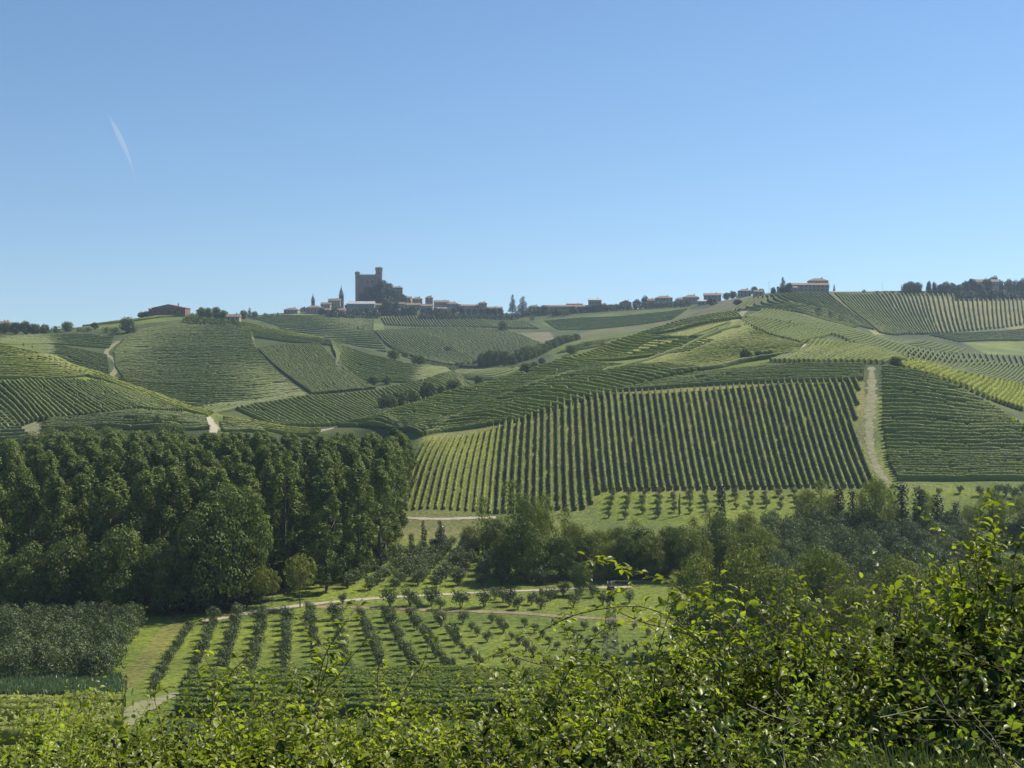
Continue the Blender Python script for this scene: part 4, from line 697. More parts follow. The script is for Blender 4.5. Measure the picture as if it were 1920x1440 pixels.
for a in [(1001, 581, 20, 6, 3, 'pink', 'hip', 'tile', 'pink house right of the two conifers'), (1060, 582, 84, 7, 3, 'grey', 'gable', 'tile', 'very long low farm building with flat red roof on the ridge'), (1077, 575, 30, 4, 2, 'pink', 'gable', 'tile', 'raised roof block on the long low farm building'), (1115, 584, 24, 21, 3, 'grey', 'gable', 'grey_roof', 'tall plain grey house at the right end of the long farm building'),
          (1131, 582, 10, 11, 2, 'cream', 'gable', 'tile', 'narrow annex leaning on the tall plain grey house'), (1148, 580, 24, 7, 2, 'ochre', 'gable', 'tile', 'low ochre house left of the white gabled house'), (1172, 579, 22, 11, 5, 'cream', 'front', 'tile', 'white gabled house with balcony windows on the ridge'), (1220, 573, 14, 9, 4, 'pink', 'gable', 'tile', 'pink house half hidden by a round tree'),
          (1244, 574, 31, 15, 4, 'cream', 'hip', 'tile', 'tall cream villa with four rows of windows on the ridge'), (1276, 569, 18, 7, 4, 'grey', 'hip', 'tile', 'small grey house right of the cream villa'), (1295, 567, 27, 9, 5, 'pink', 'hip', 'tile', 'wide pink house with dark hipped roof on the ridge'), (1335, 567, 32, 13, 4, 'grey', 'gable', 'tile', 'grey block rising behind trees at the right end of the ridge'), (1318, 572, 20, 7, 3, 'grey', 'gable', 'grey_roof', 'low shed in front of the grey block'),
          (1395, 557, 22, 11, 4, 'grey', 'hip', 'tile', 'grey house left of the round dark tree near the hill top'), (1420, 556, 16, 9, 3, 'cream', 'gable', 'tile', 'small cream house behind the round dark tree')]:
    house(a[0], a[1], a[2], a[3], a[4], a[5], a[6], a[7], a[8], HR, rot=(rng.random() - .5) * .3, y0=1000)
v = house(1515, 548, 70, 13, 4, 'ochre', 'gable', 'tile', 'large hilltop villa with two wings on the right hill', None, y0=900, name='villa', cols=9)
house(1475, 549, 34, 9, 3, 'pink', 'gable', 'tile', 'low wing house left of the large hilltop villa', None, y0=900, name='outbuilding')
house(1532, 547, 34, 20, 5, 'cream', 'hip', 'tile', 'taller cream block at the right end of the hilltop villa', None, y0=900, name='house')
house(1842, 551, 50, 22, 5, 'grey', 'gable', 'tile', 'grey farmhouse roof hidden among dark trees on the right skyline', None, y0=900, name='farmhouse')
house(6, 618, 46, 11, 5, 'pink', 'hip', 'tile', 'low house with red hipped roof at the far left edge', None, y0=800, name='house')
house(439, 603, 24, 9, 5, 'pink', 'gable', 'tile', 'small pink house behind the shrubs right of the red farm', None, y0=800, name='house')
f = house(322, 592, 62, 14, 7, 'brick', 'front', 'tile', 'red brick farm building with broad low gable on the left hill', None, y0=850, name='farm_building', cols=5, rows=1, dep=16)
house(288, 590, 14, 10, 2, 'brick', 'gable', 'tile', 'small brick annex left of the red farm building', None, y0=850, name='outbuilding', cols=2)
# bell towers
def bell_tower(px, base, top, wpx, label, dome=False):
    x, y = hit(px, base, 1000, 1650); y -= 4; x = (px - CXP) / F_PX * y; k = y / F_PX; H = (base - top) * k; w = wpx * k; z = -(base - 640) * k
    r = empty('bell_tower', (x, y, z), 0.2, 1, label, 'bell tower'); s = H * 0.62
    obj('shaft', poly_mesh('shaft', *box_vf(-w / 2, w / 2, -w / 2, w / 2, -8, s), B['stone']), r)
    V1, F1 = box_vf(-w * .58, w * .58, -w * .58, w * .58, s, s + .5); V2, F2 = box_vf(-w * .42, w * .42, -w * .42, w * .42, s + .5, s + H * .1)
    obj('cornice', poly_mesh('cornice', *merge([(V1, F1), (V2, F2)]), B['cream']), r)
    n = 8; z0 = s + H * .1; V = [(w * .42 * math.cos(q * 6.283 / n), w * .42 * math.sin(q * 6.283 / n), z0) for q in range(n)] + [(0, 0, H)]
    obj('spire', poly_mesh('spire', V, [[q, (q + 1) % n, n] for q in range(n)] + [list(range(n - 1, -1, -1))], B['copper']), r)
    obj('cross', poly_mesh('cross', *merge([box_vf(-.12, .12, -.12, .12, H - .4, H + 1.6), box_vf(-.5, .5, -.1, .1, H + .9, H + 1.1)]), B['copper']), r)
    for sx in (-0.22, 0.22):
        q = obj('belfry_opening', WIN, r, (sx * w, -w / 2 - .02, s * .72)); q.scale = (w * .24, 1, s * .2)
    return r
bell_tower(587.5, 580, 552, 6.5, 'small pointed bell tower on the domed chapel left of the village')
bell_tower(640.5, 580, 537, 8.5, 'tall slim brick bell tower with pointed spire left of the castle')
x, y = hit(590, 588, 1000, 1650); k = y / F_PX
c = empty('chapel', (x, y, -(588 - 640) * k), 0, 1, 'squat chapel with low drum roof under the small bell tower', 'chapel')
obj('wall', poly_mesh('wall', *box_vf(-15 * k, 14 * k, -5, 6, -7, 11 * k), B['pink']), c); ro = obj('roof', poly_mesh('roof', *[q for q in (lambda r: (np.array(r[0]), r[1]))(roof_vf(29 * k, 11, 11 * k, 4 * k, 'hip'))], B['tile']), c)
for i in range(4):
    q = obj('window', WIN, c, ((-11 + 7 * i) * k, -5.03, 4 * k)); q.scale = (1, 1, 1.6)
# the castle
def castle():
    X, Y = hit(694, 572, 1300, 1650); k = Y / F_PX; z = -(572 - 640) * k
    r = empty('castle', ((694 - CXP) * k, Y, z), 0, 1, 'tall medieval brick castle with a round and a square tower above the village', 'castle')
    P = lambda px: (px - 694) * k
    Hh = lambda py: (572 - py) * k
    b = obj('keep', poly_mesh('keep', *box_vf(P(672), P(712), -8, 9, -6, Hh(518)), B['stone']), r)
    obj('parapet', poly_mesh('parapet', *merge([box_vf(P(676.5), P(706.5), -8.7, -8.03, Hh(521), Hh(516.5))] + [box_vf(P(679 + 5 * i), P(681.3 + 5 * i), -8.6, -8.1, Hh(516.5), Hh(514.6)) for i in range(6)]), B['stone']), r)
    V, F = roof_vf(34 * k, 14, Hh(518), 3.2 * k, 'hip', -0.6); V[:, 0] += P(691); obj('roof', poly_mesh('roof', V, F, B['grey_roof']), r)
    n = 16; rr = 4.3 * k; zs = [(-6, rr), (Hh(516), rr), (Hh(515), rr * 1.16), (Hh(511.5), rr * 1.16)]
    V = [(P(672.5) + q * math.cos(a * 6.283 / n), -7.5 + q * math.sin(a * 6.283 / n), zz) for zz, q in zs for a in range(n)]; F = [[i * n + a, i * n + (a + 1) % n, (i + 1) * n + (a + 1) % n, (i + 1) * n + a] for i in range(3) for a in range(n)] + [[3 * n + a for a in range(n)]]
    t = obj('round_tower', poly_mesh('round_tower', V, F, B['stone']), r)
    V = [(P(672.5) + rr * 1.25 * math.cos(a * 6.283 / n), -7.5 + rr * 1.25 * math.sin(a * 6.283 / n), Hh(511.5) + .02) for a in range(n)] + [(P(672.5), -7.5, Hh(509))]
    obj('cap', poly_mesh('cap', V, [[a, (a + 1) % n, n] for a in range(n)], B['tile']), t)
    q = obj('square_tower', poly_mesh('square_tower', *merge([box_vf(P(706.5), P(718), -9.2, -1.5, -6, Hh(509)), box_vf(P(705.9), P(718.7), -9.7, -1.0, Hh(509), Hh(503))]), B['stone']), r)
    V, F = roof_vf(12.8 * k, 8.7, Hh(503), 2.4 * k, 'hip', 0.2); V[:, 0] += P(712.3); V[:, 1] -= 5.35; obj('cap', poly_mesh('cap', V, F, B['tile']), q)
    for px, py, sx, sz, yy in [(682, 530, 1.3, 2.4, -8.02), (691, 530, 1.3, 2.4, -8.02), (700, 530, 1.3, 2.4, -8.02), (685, 543, 1.2, 2.0, -8.02), (698, 543, 1.2, 2.0, -8.02), (712, 514, 1.0, 2.2, -9.22), (712, 526, 1.0, 2.0, -9.22), (712, 507, 1.4, 1.6, -9.72), (672.5, 520, .8, 1.5, -7.5 - rr)]:
        w = obj('window', WIN, r, (P(px), yy, Hh(py) - 1)); w.scale = (sx, 1, sz)
    h = house(746, 556, 19, 16, 3, 'ochre', 'hip', 'tile', 'tall ochre palace on the castle mound behind the round tree', None, y0=1300, name='palace', rows=3, cols=4)
    # mound under the castle
    m = 26; V = []; F = []
    for j, (f, zz) in enumerate([(1.0, -9), (.86, -2), (.7, 3), (.5, 6.5), (0, 8)]):
        for i in range(m): V.append((f * 36 * math.cos(i * 6.283 / m), f * 22 * math.sin(i * 6.283 / m), zz + .5 * rng.normal()))
    for j in range(4):
        for i in range(m): F.append([j * m + i, j * m + (i + 1) % m, (j + 1) * m + (i + 1) % m, (j + 1) * m + i])
    o = obj('hill', poly_mesh('hill', V, F, M['dry'])); o.location = ((722 - CXP) * k, Y + 6, z - 4); setp(o, kind='structure')
    for i, (px, base, top, w, yy) in enumerate([(706, 566, 534, 26, -14), (719, 566, 525, 30, -12), (730, 562, 531, 22, -10), (691, 568, 538, 26, -14), (740, 562, 544, 20, -14), (682, 570, 548, 16, -14), (714, 570, 546, 30, -17), (756, 566, 552, 16, -12)]):
        plant('broad', (px - CXP) * (Y + yy) / F_PX, Y + yy, (base - top) * k, w / 2 * k, 'round dark tree on the castle mound, %s planted from the tower foot rightward' % ordw(i + 1), 'trees wrapping the castle mound', 'dark', z=-(base - 640) * k)
castle()
# ---------------------------------------------------------------- pylon, its wires, poles on the skyline
def bar(a, b, r=0.04): return tube_vf([(a, r), (b, r)], 4)
def pylon():
    x, y = hit(1145, 1232, 120, 300); k = y / F_PX; z = float(gz(x, y)); H = z * -1 - (1092 - 640) * k; r = empty('lattice_pylon', (x, y, z), 0.3, 1, 'slim dark lattice power pylon standing in the young orchard', 'pylon')
    w0, w1 = 1.15, 0.42; W = lambda t: w0 + (w1 - w0) * min(1, t / 0.72)
    cs = [(-1, -1), (1, -1), (1, 1), (-1, 1)]
    for sx, sy in cs:
        obj('leg', mesh_data('leg', *merge([bar((sx * W(0), sy * W(0), -.2), (sx * W(.72), sy * W(.72), H * .72), .045), bar((sx * W(1), sy * W(1), H * .72), (sx * W(1), sy * W(1), H), .06)]), M['steel']), r)
    br = []; n = 11
    for i in range(n):
        a, b = i / n, (i + 1) / n
        for j in range(4):
            c0, c1 = cs[j], cs[(j + 1) % 4]; p = lambda c, t: (c[0] * W(t), c[1] * W(t), H * t)
            br += [bar(p(c0, a), p(c1, b), .025), bar(p(c1, a), p(c0, b), .025), bar(p(c0, b), p(c1, b), .04)]
    obj('bracing', mesh_data('bracing', *merge(br), M['steel']), r)
    obj('head', mesh_data('head', *merge([box_vf(-.36, .36, -.36, .36, H * .74, H * .93), bar((-.62, 0, H * .97), (.62, 0, H * .97), .045)]), M['steel']), r)
    for sx in (-.55, 0, .55): obj('insulator', mesh_data('insulator', *tube_vf([((sx, 0, H * .97), .07), ((sx, 0, H * .97 + .4), .07)], 6), B['cream']), r)
    top = np.array([x, y, z + H * 0.97 + 0.4])
    for s, nm in ((1, 'right'), (-1, 'left')):
        for i in range(3):
            e = np.array([x + s * 120, y - 18 + i * 1.1, top[2] + (6 if s > 0 else -16)]); pts = []
            for t in np.linspace(0, 1, 24): q = top * (1 - t) + e * t; q[2] -= 5.0 * 4 * t * (1 - t) * .35; q[1] += i * .5 * (t > 0); pts.append((tuple(q), 0.016))
            V, F = tube_vf(pts, 4); o = obj('power_line', mesh_data('power_line', V, F, M['steel'])); setp(o, 'thin power line from the pylon towards the %s, %s of three' % ('right-hand groves' if s > 0 else 'left-hand grove', ordw(i + 1)), 'power line', 'power lines strung from the pylon')
pylon()
for px, b, t, lab in [(1442, 553, 528, 'thin pole on the hill top left of the large villa'), (1654, 552, 531, 'thin lone pole on the bare right skyline'), (1333, 566, 545, 'thin pole among the ridge trees')]:
    x, y = hit(px, b, 900, 1650); h = (b - t) / F_PX * y; r = empty('utility_pole', (x, y, float(gz(x, y))), 0, 1, lab, 'pole')
    obj('shaft', tube_mesh('shaft', [((0, 0, -1), .2), ((0, 0, h), .12)], M['pole'], 6), r); obj('crossarm', tube_mesh('crossarm', [((-1, 0, h - .8), .08), ((1, 0, h - .8), .08)], M['pole'], 5), r)
# ---------------------------------------------------------------- old contrail high in the sky
def contrail():
    D = 9000; pts = []
    for px, py, r in [(204, 216, 4), (212, 232, 15), (222, 252, 22), (233, 275, 20), (243, 300, 13), (250, 322, 6), (257, 350, 2)]:
        a, e = ray(px, py); pts.append(((a * D, D, e * D), r))
    V, F = tube_vf(pts, 12); m, t, o = nt('ice_cloud'); v = t.nodes.new('ShaderNodeVolumePrincipled'); v.inputs['Color'].default_value = (1, 1, 1, 1); v.inputs['Density'].default_value = 0.0065
    v.inputs['Anisotropy'].default_value = 0.3; t.links.new(v.outputs[0], o.inputs['Volume']); setp(obj('cloud', mesh_data('cloud', V, F, m, True)), kind='structure')
contrail()
# ---------------------------------------------------------------- the thicket at the photographer's feet
M['bramble'] = leaf_mat('bramble_leaves', (0.03, 0.055, 0.010), (0.42, 0.48, 0.07), 0.5, 0.025, tcol=(1.35, 1.45, 0.45), rough=0.42)
M['bramble2'] = leaf_mat('dogwood_leaves', (0.025, 0.045, 0.012), (0.32, 0.39, 0.07), 0.45, 0.03, tcol=(1.25, 1.4, 0.5), rough=0.38)
M['inner'] = leaf_mat('painted_shade_leaves', (0.012, 0.022, 0.006), (0.05, 0.075, 0.016), 0.12, 0.01); M['cane'] = rough_mat('green_brown_cane', (0.06, 0.07, 0.025), (0.16, 0.12, 0.06), 6.0); M['dry_stem'] = rough_mat('dry_stem', (0.30, 0.26, 0.18), (0.48, 0.43, 0.32), 6.0)  # inner leaves coloured near-black: painted shade for the depths of the bushes
M['blade'] = leaf_mat('grass_blades', (0.08, 0.12, 0.025), (0.2, 0.24, 0.06), 0.4, 0.05)
def unit(v): return v / (np.linalg.norm(v, axis=-1, keepdims=True) + 1e-9)
_lt = np.array([0, .32, .68, 1.0, .68, .32, .35, .7]); _lw = np.array([0, .5, .40, 0, -.40, -.5, 0, 0]); _lz = np.array([0, .14, .10, -.16, .10, .14, 0, -.04])
_lq = np.array([[6, 7, 2, 1], [5, 4, 7, 6]]); _l3 = np.array([[0, 6, 1], [7, 3, 2], [5, 6, 0], [4, 3, 7]])
def leaves(P, D, N, s, wid=0.55):
    """pointed leaves: base P, direction D, normal N, length s; folded on the midrib, tip drooping"""
    D = unit(D); S = unit(np.cross(D, N)); N = np.cross(S, D); s = s[:, None, None]; w = wid * (0.85 + 0.3 * rng.random(len(P)))[:, None, None]
    fold = (0.3 + 1.3 * rng.random(len(P)))[:, None, None]
    V = P[:, None] + s * (D[:, None] * _lt[None, :, None] + S[:, None] * _lw[None, :, None] * w + N[:, None] * _lz[None, :, None] * fold)
    o = (np.arange(len(P)) * 8)[:, None, None]
    return V.reshape(-1, 3), (o + _lq[None]).reshape(-1, 4), (o + _l3[None]).reshape(-1, 3)
def bush(px, top, Y, wpx, mat, label, dens=1.0, ls=0.038, zb=None, ry=0.8):
    top += 44 if px < 1000 else (76 if 1180 < px < 1420 else 60 if px < 1700 else 34)
    X = (px - CXP) / F_PX * Y; g = float(gz(X, Y)) if zb is None else zb; ztop = float(ray(px, top)[1]) * Y; h = max(0.5, ztop - g); rx = wpx / 2 / F_PX * Y
    area = math.pi * rx * (h + ry); n = int(400 * area * dens)
    u = rng.random(n); ph = rng.random(n) * 6.283; cz = u ** 0.8; rad = np.sqrt(np.maximum(0, 1 - cz ** 2.4)); lump = 0.82 + 0.16 * np.sin(3 * ph + px) + 0.12 * np.sin(7 * cz * 3 + 5 * ph) + 0.14 * (rng.random(n) - .5)
    d = np.stack([np.cos(ph) * rad, np.sin(ph) * rad, cz], 1); w3 = d * np.array([rx, ry, h]); hole = np.sin(w3[:, 0] * 13 + px) * np.sin(w3[:, 2] * 11 + w3[:, 1] * 9 + Y) + .7 * np.sin(w3[:, 0] * 24 + w3[:, 2] * 21) * np.sin(w3[:, 1] * 19 + px)
    lump = lump + 0.24 * np.clip(hole, -1, .6); d = d * lump[:, None]; depth = 1 - 0.35 * rng.random(n)[:, None] ** 2
    O = d * np.array([rx, ry, h]) * depth
    out = unit(d * np.array([1 / rx, 1 / ry, 1 / h]) + rng.normal(size=(n, 3)) * 0.45 + np.array([0, 0, 0.35]))
    L = 0.13 + 0.25 * rng.random(n) ** 1.5; L[rng.random(n) < 0.035] *= 1.9
    K = 8; V1, Q1, T1, V2, Q2 = [], [], [], [], []; o = 0; ls = ls * (0.84 if Y < 5.15 else 1.0)
    side = unit(np.cross(out, rng.normal(size=(n, 3))))
    LP, LD, LN, LS = [], [], [], []; sn = rng.normal(size=(n, 3)) * 0.42
    for k in range(K):
        t = 0.15 + 0.85 * k / (K - 1); p = O + out * (L * t)[:, None] - np.array([0, 0, 1]) * (L * t * t * 0.18)[:, None]
        sg = 1 if k % 2 else -1; dr = out * (0.5 if k < K - 1 else 1.0) + side * sg * (0.9 if k < K - 1 else 0) + rng.normal(size=(n, 3)) * 0.15 - np.array([0, 0, 0.1])
        nn = np.array([0.18, 0.15, 1.0]) + sn + rng.normal(size=(n, 3)) * 0.2; keep = rng.random(n) < 0.92 - 0.6 * (hole < -.25)
        LP.append(p[keep]); LD.append(dr[keep]); LN.append(nn[keep]); LS.append((ls * (0.65 + 0.6 * rng.random(n)) * (0.7 + 0.5 * math.sin(3.1 * min(1, t + .05))))[keep])
    V, Q, T = leaves(np.concatenate(LP), np.concatenate(LD), np.concatenate(LN), np.concatenate(LS))
    m2 = int(n * 5); u2 = rng.integers(n, size=m2); C2 = O[u2] * (0.62 + 0.26 * rng.random(m2))[:, None] + rng.normal(size=(m2, 3)) * 0.05  # dark core leaves, painted shade behind the gaps in the foliage
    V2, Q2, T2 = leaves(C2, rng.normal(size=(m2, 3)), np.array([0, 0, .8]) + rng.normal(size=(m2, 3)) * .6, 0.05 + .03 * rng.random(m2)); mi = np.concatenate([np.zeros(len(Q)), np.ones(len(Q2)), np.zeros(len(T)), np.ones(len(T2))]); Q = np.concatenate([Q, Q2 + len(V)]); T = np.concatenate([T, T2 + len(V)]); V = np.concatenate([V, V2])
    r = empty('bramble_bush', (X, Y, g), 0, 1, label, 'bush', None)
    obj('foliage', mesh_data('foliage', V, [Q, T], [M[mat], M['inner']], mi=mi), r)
    tw = []                                      # twigs and canes
    A = O; Bp = O + out * L[:, None] - np.array([0, 0, 1]) * (L * 0.18)[:, None]; w = side * 0.0016; w2 = np.cross(out, side) * 0.0016
    VV = np.stack([A - w, A + w, A + w2, Bp - w * .5, Bp + w * .5, Bp + w2 * .5], 1).reshape(-1, 3); oo = (np.arange(n) * 6)[:, None, None]
    QQ = (oo + np.array([[0, 1, 4, 3], [1, 2, 5, 4], [2, 0, 3, 5]])[None]).reshape(-1, 4); tw.append((VV, QQ))
    for i in range(int(26 * dens)):
        e = O[rng.integers(n)]; b = np.array([rng.normal() * rx * .3, rng.normal() * ry * .3, -.05]); m = (b + e) / 2 + np.array([0, 0, .18 * h])
        tw.append(tube_vf([(b, .006), (b * .6 + m * .4, .0055), (m, .005), (e, .003)], 5))
    Vt, Qt = merge(tw); obj('cane', mesh_data('cane', Vt, Qt, M['cane'], True), r)
    return r
BU = [  # px, top, distance, width px, material
 (40, 1372, 6.2, 330, 'bramble', 0.9), (190, 1322, 7.2, 330, 'bramble', 1), (400, 1300, 7.8, 330, 'bramble', 1), (590, 1300, 7.4, 330, 'bramble', 1), (770, 1318, 7.8, 330, 'bramble', 1), (940, 1290, 7.0, 330, 'bramble', 1), (1090, 1222, 6.6, 320, 'bramble', 1.1),
 (1230, 1160, 6.4, 330, 'bramble', 1.1), (1370, 1135, 6.2, 300, 'bramble2', 1.1), (1500, 1150, 6.0, 300, 'bramble', 1.1), (1640, 1135, 5.8, 310, 'bramble', 1.1), (1770, 1085, 5.4, 300, 'bramble', 1.1), (1895, 1025, 5.2, 330, 'bramble', 1.2), (2030, 1020, 5.2, 330, 'bramble', 1), (2190, 700, 5.6, 400, 'bramble', 1.1), (2140, 900, 5.0, 300, 'bramble2', 1), (2420, 1000, 5.6, 420, 'bramble', .8), (2750, 1020, 5.4, 420, 'bramble', .8), (3050, 1040, 5.4, 420, 'bramble', .8), (-230, 1330, 6.6, 400, 'bramble', .8),  # the two tallest beyond the right edge are added, unseen, to cast shade
 (60, 1450, 4.9, 400, 'bramble2', 0.9), (270, 1392, 5.2, 360, 'bramble', 1), (480, 1380, 5.3, 360, 'bramble', 1), (690, 1375, 5.2, 360, 'bramble', 1), (880, 1372, 5.0, 340, 'bramble', 1), (1080, 1330, 4.9, 360, 'bramble', 1), (1280, 1290, 4.8, 360, 'bramble2', 1), (1470, 1290, 4.7, 330, 'bramble2', 1), (1640, 1290, 4.6, 330, 'bramble', .9), (1830, 1200, 4.5, 330, 'bramble2', 0.9), (1990, 1180, 4.5, 300, 'bramble2', .9)]
back = [b for b in BU if b[2] > 5.15 and b[1] < 1375]; back.sort(key=lambda b: b[0]); front = [b for b in BU if b not in back]; front.sort(key=lambda b: b[0])
for nm, lst in (('back', back), ('front', front)):
    for i, (px, top, Y, w, mat, dn) in enumerate(lst):
        lab = ('leafy bramble bush along the thicket\'s top edge, %s from the left' if nm == 'back' else 'low leafy bush in the nearest row of the thicket, %s from the left') % ordw(i + 1)
        setp(bush(px, top, Y, w, mat, lab, dn), group='bramble bushes of the thicket')
def shoot(pts, Y, label, ls=0.05, r0=0.006, mat='bramble', step=0.034, twigs=0):
    P = []
    for i, q in enumerate(pts):
        yy = Y + (q[2] if len(q) > 2 else 0.12 * math.sin(i * 2)); a, e = ray(q[0], q[1]); P.append((float(a) * yy, yy, float(e) * yy))
    P = np.array(P); b = P[0].copy(); P0 = b.copy(); P0[2] = gz(b[0], b[1]) - 0.05; P0[:2] += 0.05; P = np.vstack([P0, P]); d = np.concatenate([[0], np.cumsum(np.linalg.norm(np.diff(P, axis=0), axis=1))])
    n = max(8, int(d[-1] / step)); t = np.linspace(0, d[-1], n); Q = _cub(t, d, P); r = empty('bramble_shoot', tuple(P0), 0, 1, label, 'shoot', 'long shoots rising out of the thicket')
    rad = r0 * (1 - 0.75 * t / d[-1]); tw = [tube_vf([(tuple(Q[i] - P0), rad[i]) for i in range(n)], 6)]
    T = unit(np.gradient(Q, axis=0)); S = unit(np.cross(T, [0, 0.3, 1.0])); idx = np.arange(int(n * .2), n); LP, LD, LN, LS = [], [], [], []
    for j, i in enumerate(idx):
        f = (i - idx[0]) / max(1, len(idx)); sg = 1 if j % 2 else -1
        dd = T[i] * 0.5 + S[i] * sg * (0.8) + rng.normal(size=3) * .35 + np.array([0, 0, .15]); dd /= np.linalg.norm(dd); st = 0.03 + 0.05 * rng.random() * (1 - f)
        e = Q[i] - P0 + dd * st; tw.append(tube_vf([(tuple(Q[i] - P0), .0015), (tuple(e), .001)], 4)); sz = ls * (1.15 - 0.55 * f) * (0.75 + .5 * rng.random())
        for a in ((0,), (0, .9, -.9))[rng.random() < .55]:
            c, s_ = math.cos(a), math.sin(a); s3 = np.cross(dd, [0, 0, 1.0]); LP.append(e); LD.append(dd * c + s3 * s_ + rng.normal(size=3) * .15 - np.array([0, 0, .15])); LN.append(np.array([.1, .1, 1]) + rng.normal(size=3) * .35); LS.append(sz * 1.15)
    V, Qd, T3 = leaves(np.array(LP), np.array(LD), np.array(LN), np.array(LS)); obj('foliage', mesh_data('foliage', V, [Qd, T3], M[mat]), r)
    Vt, Qt = merge(tw); obj('cane', mesh_data('cane', Vt, Qt, M['cane'], True), r)
for pts, Y, lab, ls in [
    ([(592, 1330), (600, 1265), (632, 1190), (660, 1150), (684, 1114)], 6.4, 'tall upright shoot left of centre reaching up to the gravel road', .06), ([(602, 1290), (615, 1235), (590, 1195), (562, 1158)], 6.4, 'leafy shoot leaning left beside the tallest upright shoot', .055),
    ([(598, 1310), (640, 1260), (665, 1225), (700, 1190)], 6.3, 'thin shoot leaning right beside the tallest upright shoot', .045), ([(395, 1340), (405, 1280), (388, 1240), (376, 1212)], 6.6, 'short dense shoot standing before the second orchard row', .06),
    ([(402, 1330), (430, 1270), (460, 1235), (490, 1205)], 6.5, 'shoot arching to the right beside the short dense shoot', .05), ([(712, 1340), (708, 1290), (710, 1245)], 6.6, 'slim upright shoot between the tall shoot and the arching one', .045),
    ([(742, 1340), (770, 1275), (795, 1240), (806, 1200)], 6.3, 'slender shoot bending right below the young orchard', .05), ([(300, 1350), (290, 1310), (310, 1290)], 6.8, 'short leafy shoot beside the tan path', .045), ([(470, 1330), (478, 1290), (470, 1268)], 6.9, 'short shoot above the low bushes below the fourth orchard row', .04),
    ([(1300, 1190), (1240, 1150), (1160, 1138), (1090, 1150), (1020, 1180), (960, 1212), (905, 1238)], 6.0, 'long bare-stemmed cane arching far left across the young orchard', .04), ([(1395, 1200), (1330, 1140), (1250, 1092), (1190, 1072), (1135, 1056), (1100, 1046)], 5.9, 'long leafy cane arching up left past the pylon top', .062),
    ([(1290, 1190), (1200, 1165), (1140, 1120), (1185, 1100)], 5.9, 'leafy cane curling beside the pylon', .055), ([(1350, 1200), (1352, 1150), (1340, 1110), (1347, 1060)], 5.8, 'upright shoot with small leaves before the rounded trees', .05), ([(1372, 1200), (1395, 1150), (1385, 1105)], 5.8, 'upright leafy shoot right of the small-leaved one', .055),
    ([(1470, 1200), (1488, 1140), (1494, 1100)], 5.7, 'short upright shoot above the right half of the thicket', .05), ([(1560, 1190), (1580, 1150), (1600, 1130)], 5.6, 'short shoot leaning right above the right half of the thicket', .05), ([(1720, 1160), (1712, 1110), (1706, 1082)], 5.4, 'small upright shoot left of the highest bush', .055),
    ([(1835, 1110), (1830, 1050), (1812, 1028), (1782, 1014)], 5.2, 'thin tip bending left out of the highest bush', .035), ([(1850, 1100), (1862, 1040), (1836, 1012)], 5.2, 'leafy tip standing out of the highest bush', .055), ([(1900, 1080), (1905, 1030), (1915, 1012)], 5.2, 'leafy tip at the right edge of the highest bush', .055),
    ([(1120, 1250), (1050, 1250), (990, 1240), (940, 1222)], 5.9, 'leafy cane lying left along the thicket below the pylon', .05), ([(860, 1360), (885, 1300), (870, 1268)], 6.2, 'small shoot at the centre of the thicket edge', .045), ([(130, 1370), (150, 1330), (140, 1300)], 6.6, 'small shoot at the left of the thicket edge', .045),
    ([(1060, 1270), (1110, 1200), (1150, 1168)], 6.0, 'stout leafy shoot just left of the pylon foot', .055), ([(1240, 1200), (1260, 1140), (1300, 1110), (1330, 1100)], 5.9, 'leafy shoot leaning right beside the pylon', .06)]:
    shoot(pts, Y, lab, ls)
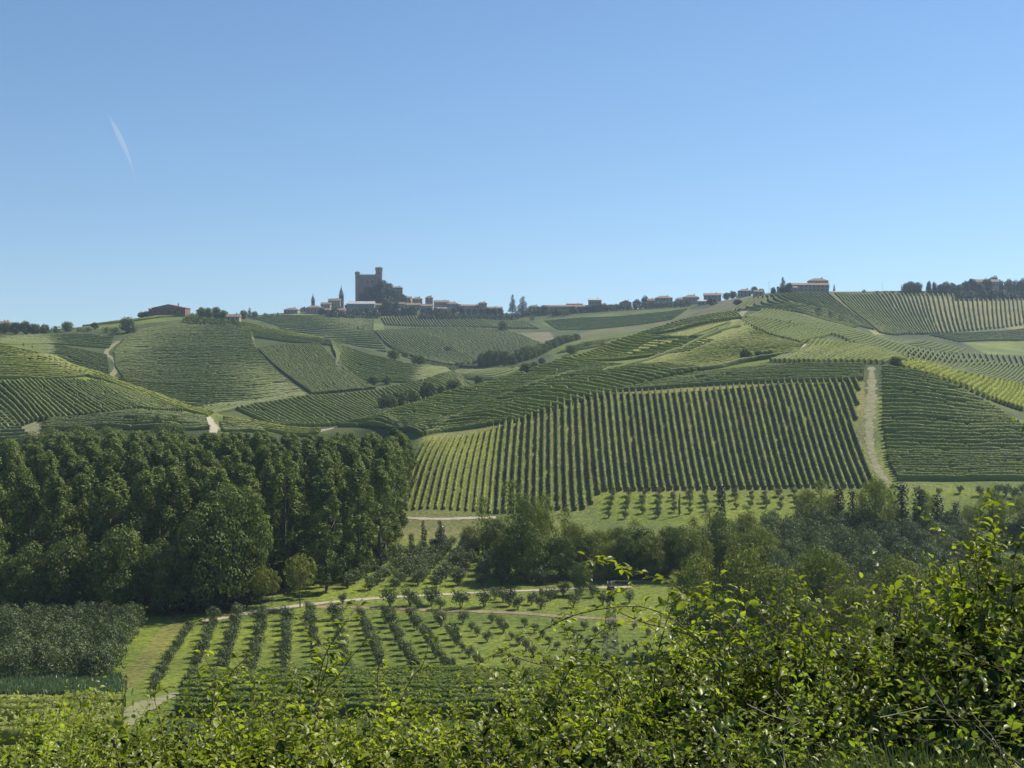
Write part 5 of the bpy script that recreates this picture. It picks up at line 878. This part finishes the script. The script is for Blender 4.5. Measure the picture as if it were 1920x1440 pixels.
# dry stems and grass in front of the right-hand bushes
for i, (pts, Y) in enumerate([([(1452, 1292), (1475, 1320), (1490, 1345), (1502, 1352)], 4.0), ([(1478, 1210), (1482, 1235), (1484, 1252)], 4.6), ([(1400, 1170 + 150), (1440, 1340), (1470, 1350)], 4.1), ([(1730, 1265), (1755, 1300), (1780, 1340), (1805, 1370)], 4.0), ([(1820, 1335), (1860, 1380), (1895, 1440)], 3.9), ([(1830, 1360), (1870, 1400), (1915, 1435)], 3.9), ([(1650, 1345), (1700, 1335), (1740, 1325)], 4.0), ([(1472, 1440), (1468, 1400), (1478, 1365), (1500, 1355)], 4.0)]):
    P = [(tuple(float(v) * Y for v in (ray(a, b)[0], 1, ray(a, b)[1])), 0.0015 - .0001 * j) for j, (a, b) in enumerate(pts)]
    V, F = tube_vf(P, 6); c = V.mean(0); setp(obj('dry_stem', mesh_data('dry_stem', V - c, F, M['dry_stem'], True), None, tuple(c)), 'pale dry stem caught in front of the right-hand bushes, %s from the left' % ordw([2, 4, 1, 6, 7, 8, 5, 3][i]), 'stem', 'dry stems caught in the thicket')
def grass_tuft():
    n = 1700; px = 1560 + 420 * rng.random(n); Y = 3.7 + 0.7 * rng.random(n); X = (px - CXP) / F_PX * Y; g = np.maximum(gz(X, Y), -3); top = 1400 + 60 * rng.random(n) + np.abs(px - 1720) * 0.08
    H = np.maximum(0.3, ray(px, top)[1] * Y - g); ln = rng.normal(size=(n, 2)) * 0.16; w = 0.0028; V, F = [], []
    B0 = np.stack([X, Y, g], 1); s = np.stack([rng.normal(size=n), rng.normal(size=n) * .4, np.zeros(n)], 1); s = unit(s) * w
    pts = [B0 + np.stack([ln[:, 0] * t * t, ln[:, 1] * t * t, H * t * (1.12 - .12 * t)], 1) for t in (0, .35, .7, 1)]; ws = (1, 1, .7, .1)
    V = np.stack([p + sg * s * q for p, q in zip(pts, ws) for sg in (-1, 1)], 1).reshape(-1, 3); o = (np.arange(n) * 8)[:, None, None]
    F = (o + np.array([[0, 1, 3, 2], [2, 3, 5, 4], [4, 5, 7, 6]])[None]).reshape(-1, 4); setp(obj('grass', mesh_data('grass', V, F, M['blade'])), 'long grass blades at the foot of the thicket', 'grass', None, 'stuff')
grass_tuft()
# ---------------------------------------------------------------- the air over the valley
def haze():
    zmin = float(min(GZ.min(), -60)) - 12; zmax = HAZE_TOP
    x, y0, y1 = 1500.0, -60.0, 2450.0
    V = [(sx * x, yy, zz) for zz in (zmin, zmax) for yy in (y0, y1) for sx in (-1, 1)]
    F = np.array([[0, 2, 3, 1], [4, 5, 7, 6], [0, 1, 5, 4], [2, 6, 7, 3], [0, 4, 6, 2], [1, 3, 7, 5]])
    m, t, o = nt('valley_haze'); v = t.nodes.new('ShaderNodeVolumePrincipled')
    v.inputs['Color'].default_value = (0.62, 0.80, 1.0, 1); v.inputs['Density'].default_value = HAZE_D; v.inputs['Anisotropy'].default_value = 0.25
    t.links.new(v.outputs[0], o.inputs['Volume'])
    setp(obj('haze', mesh_data('haze', V, F, m)), kind='stuff')
haze()
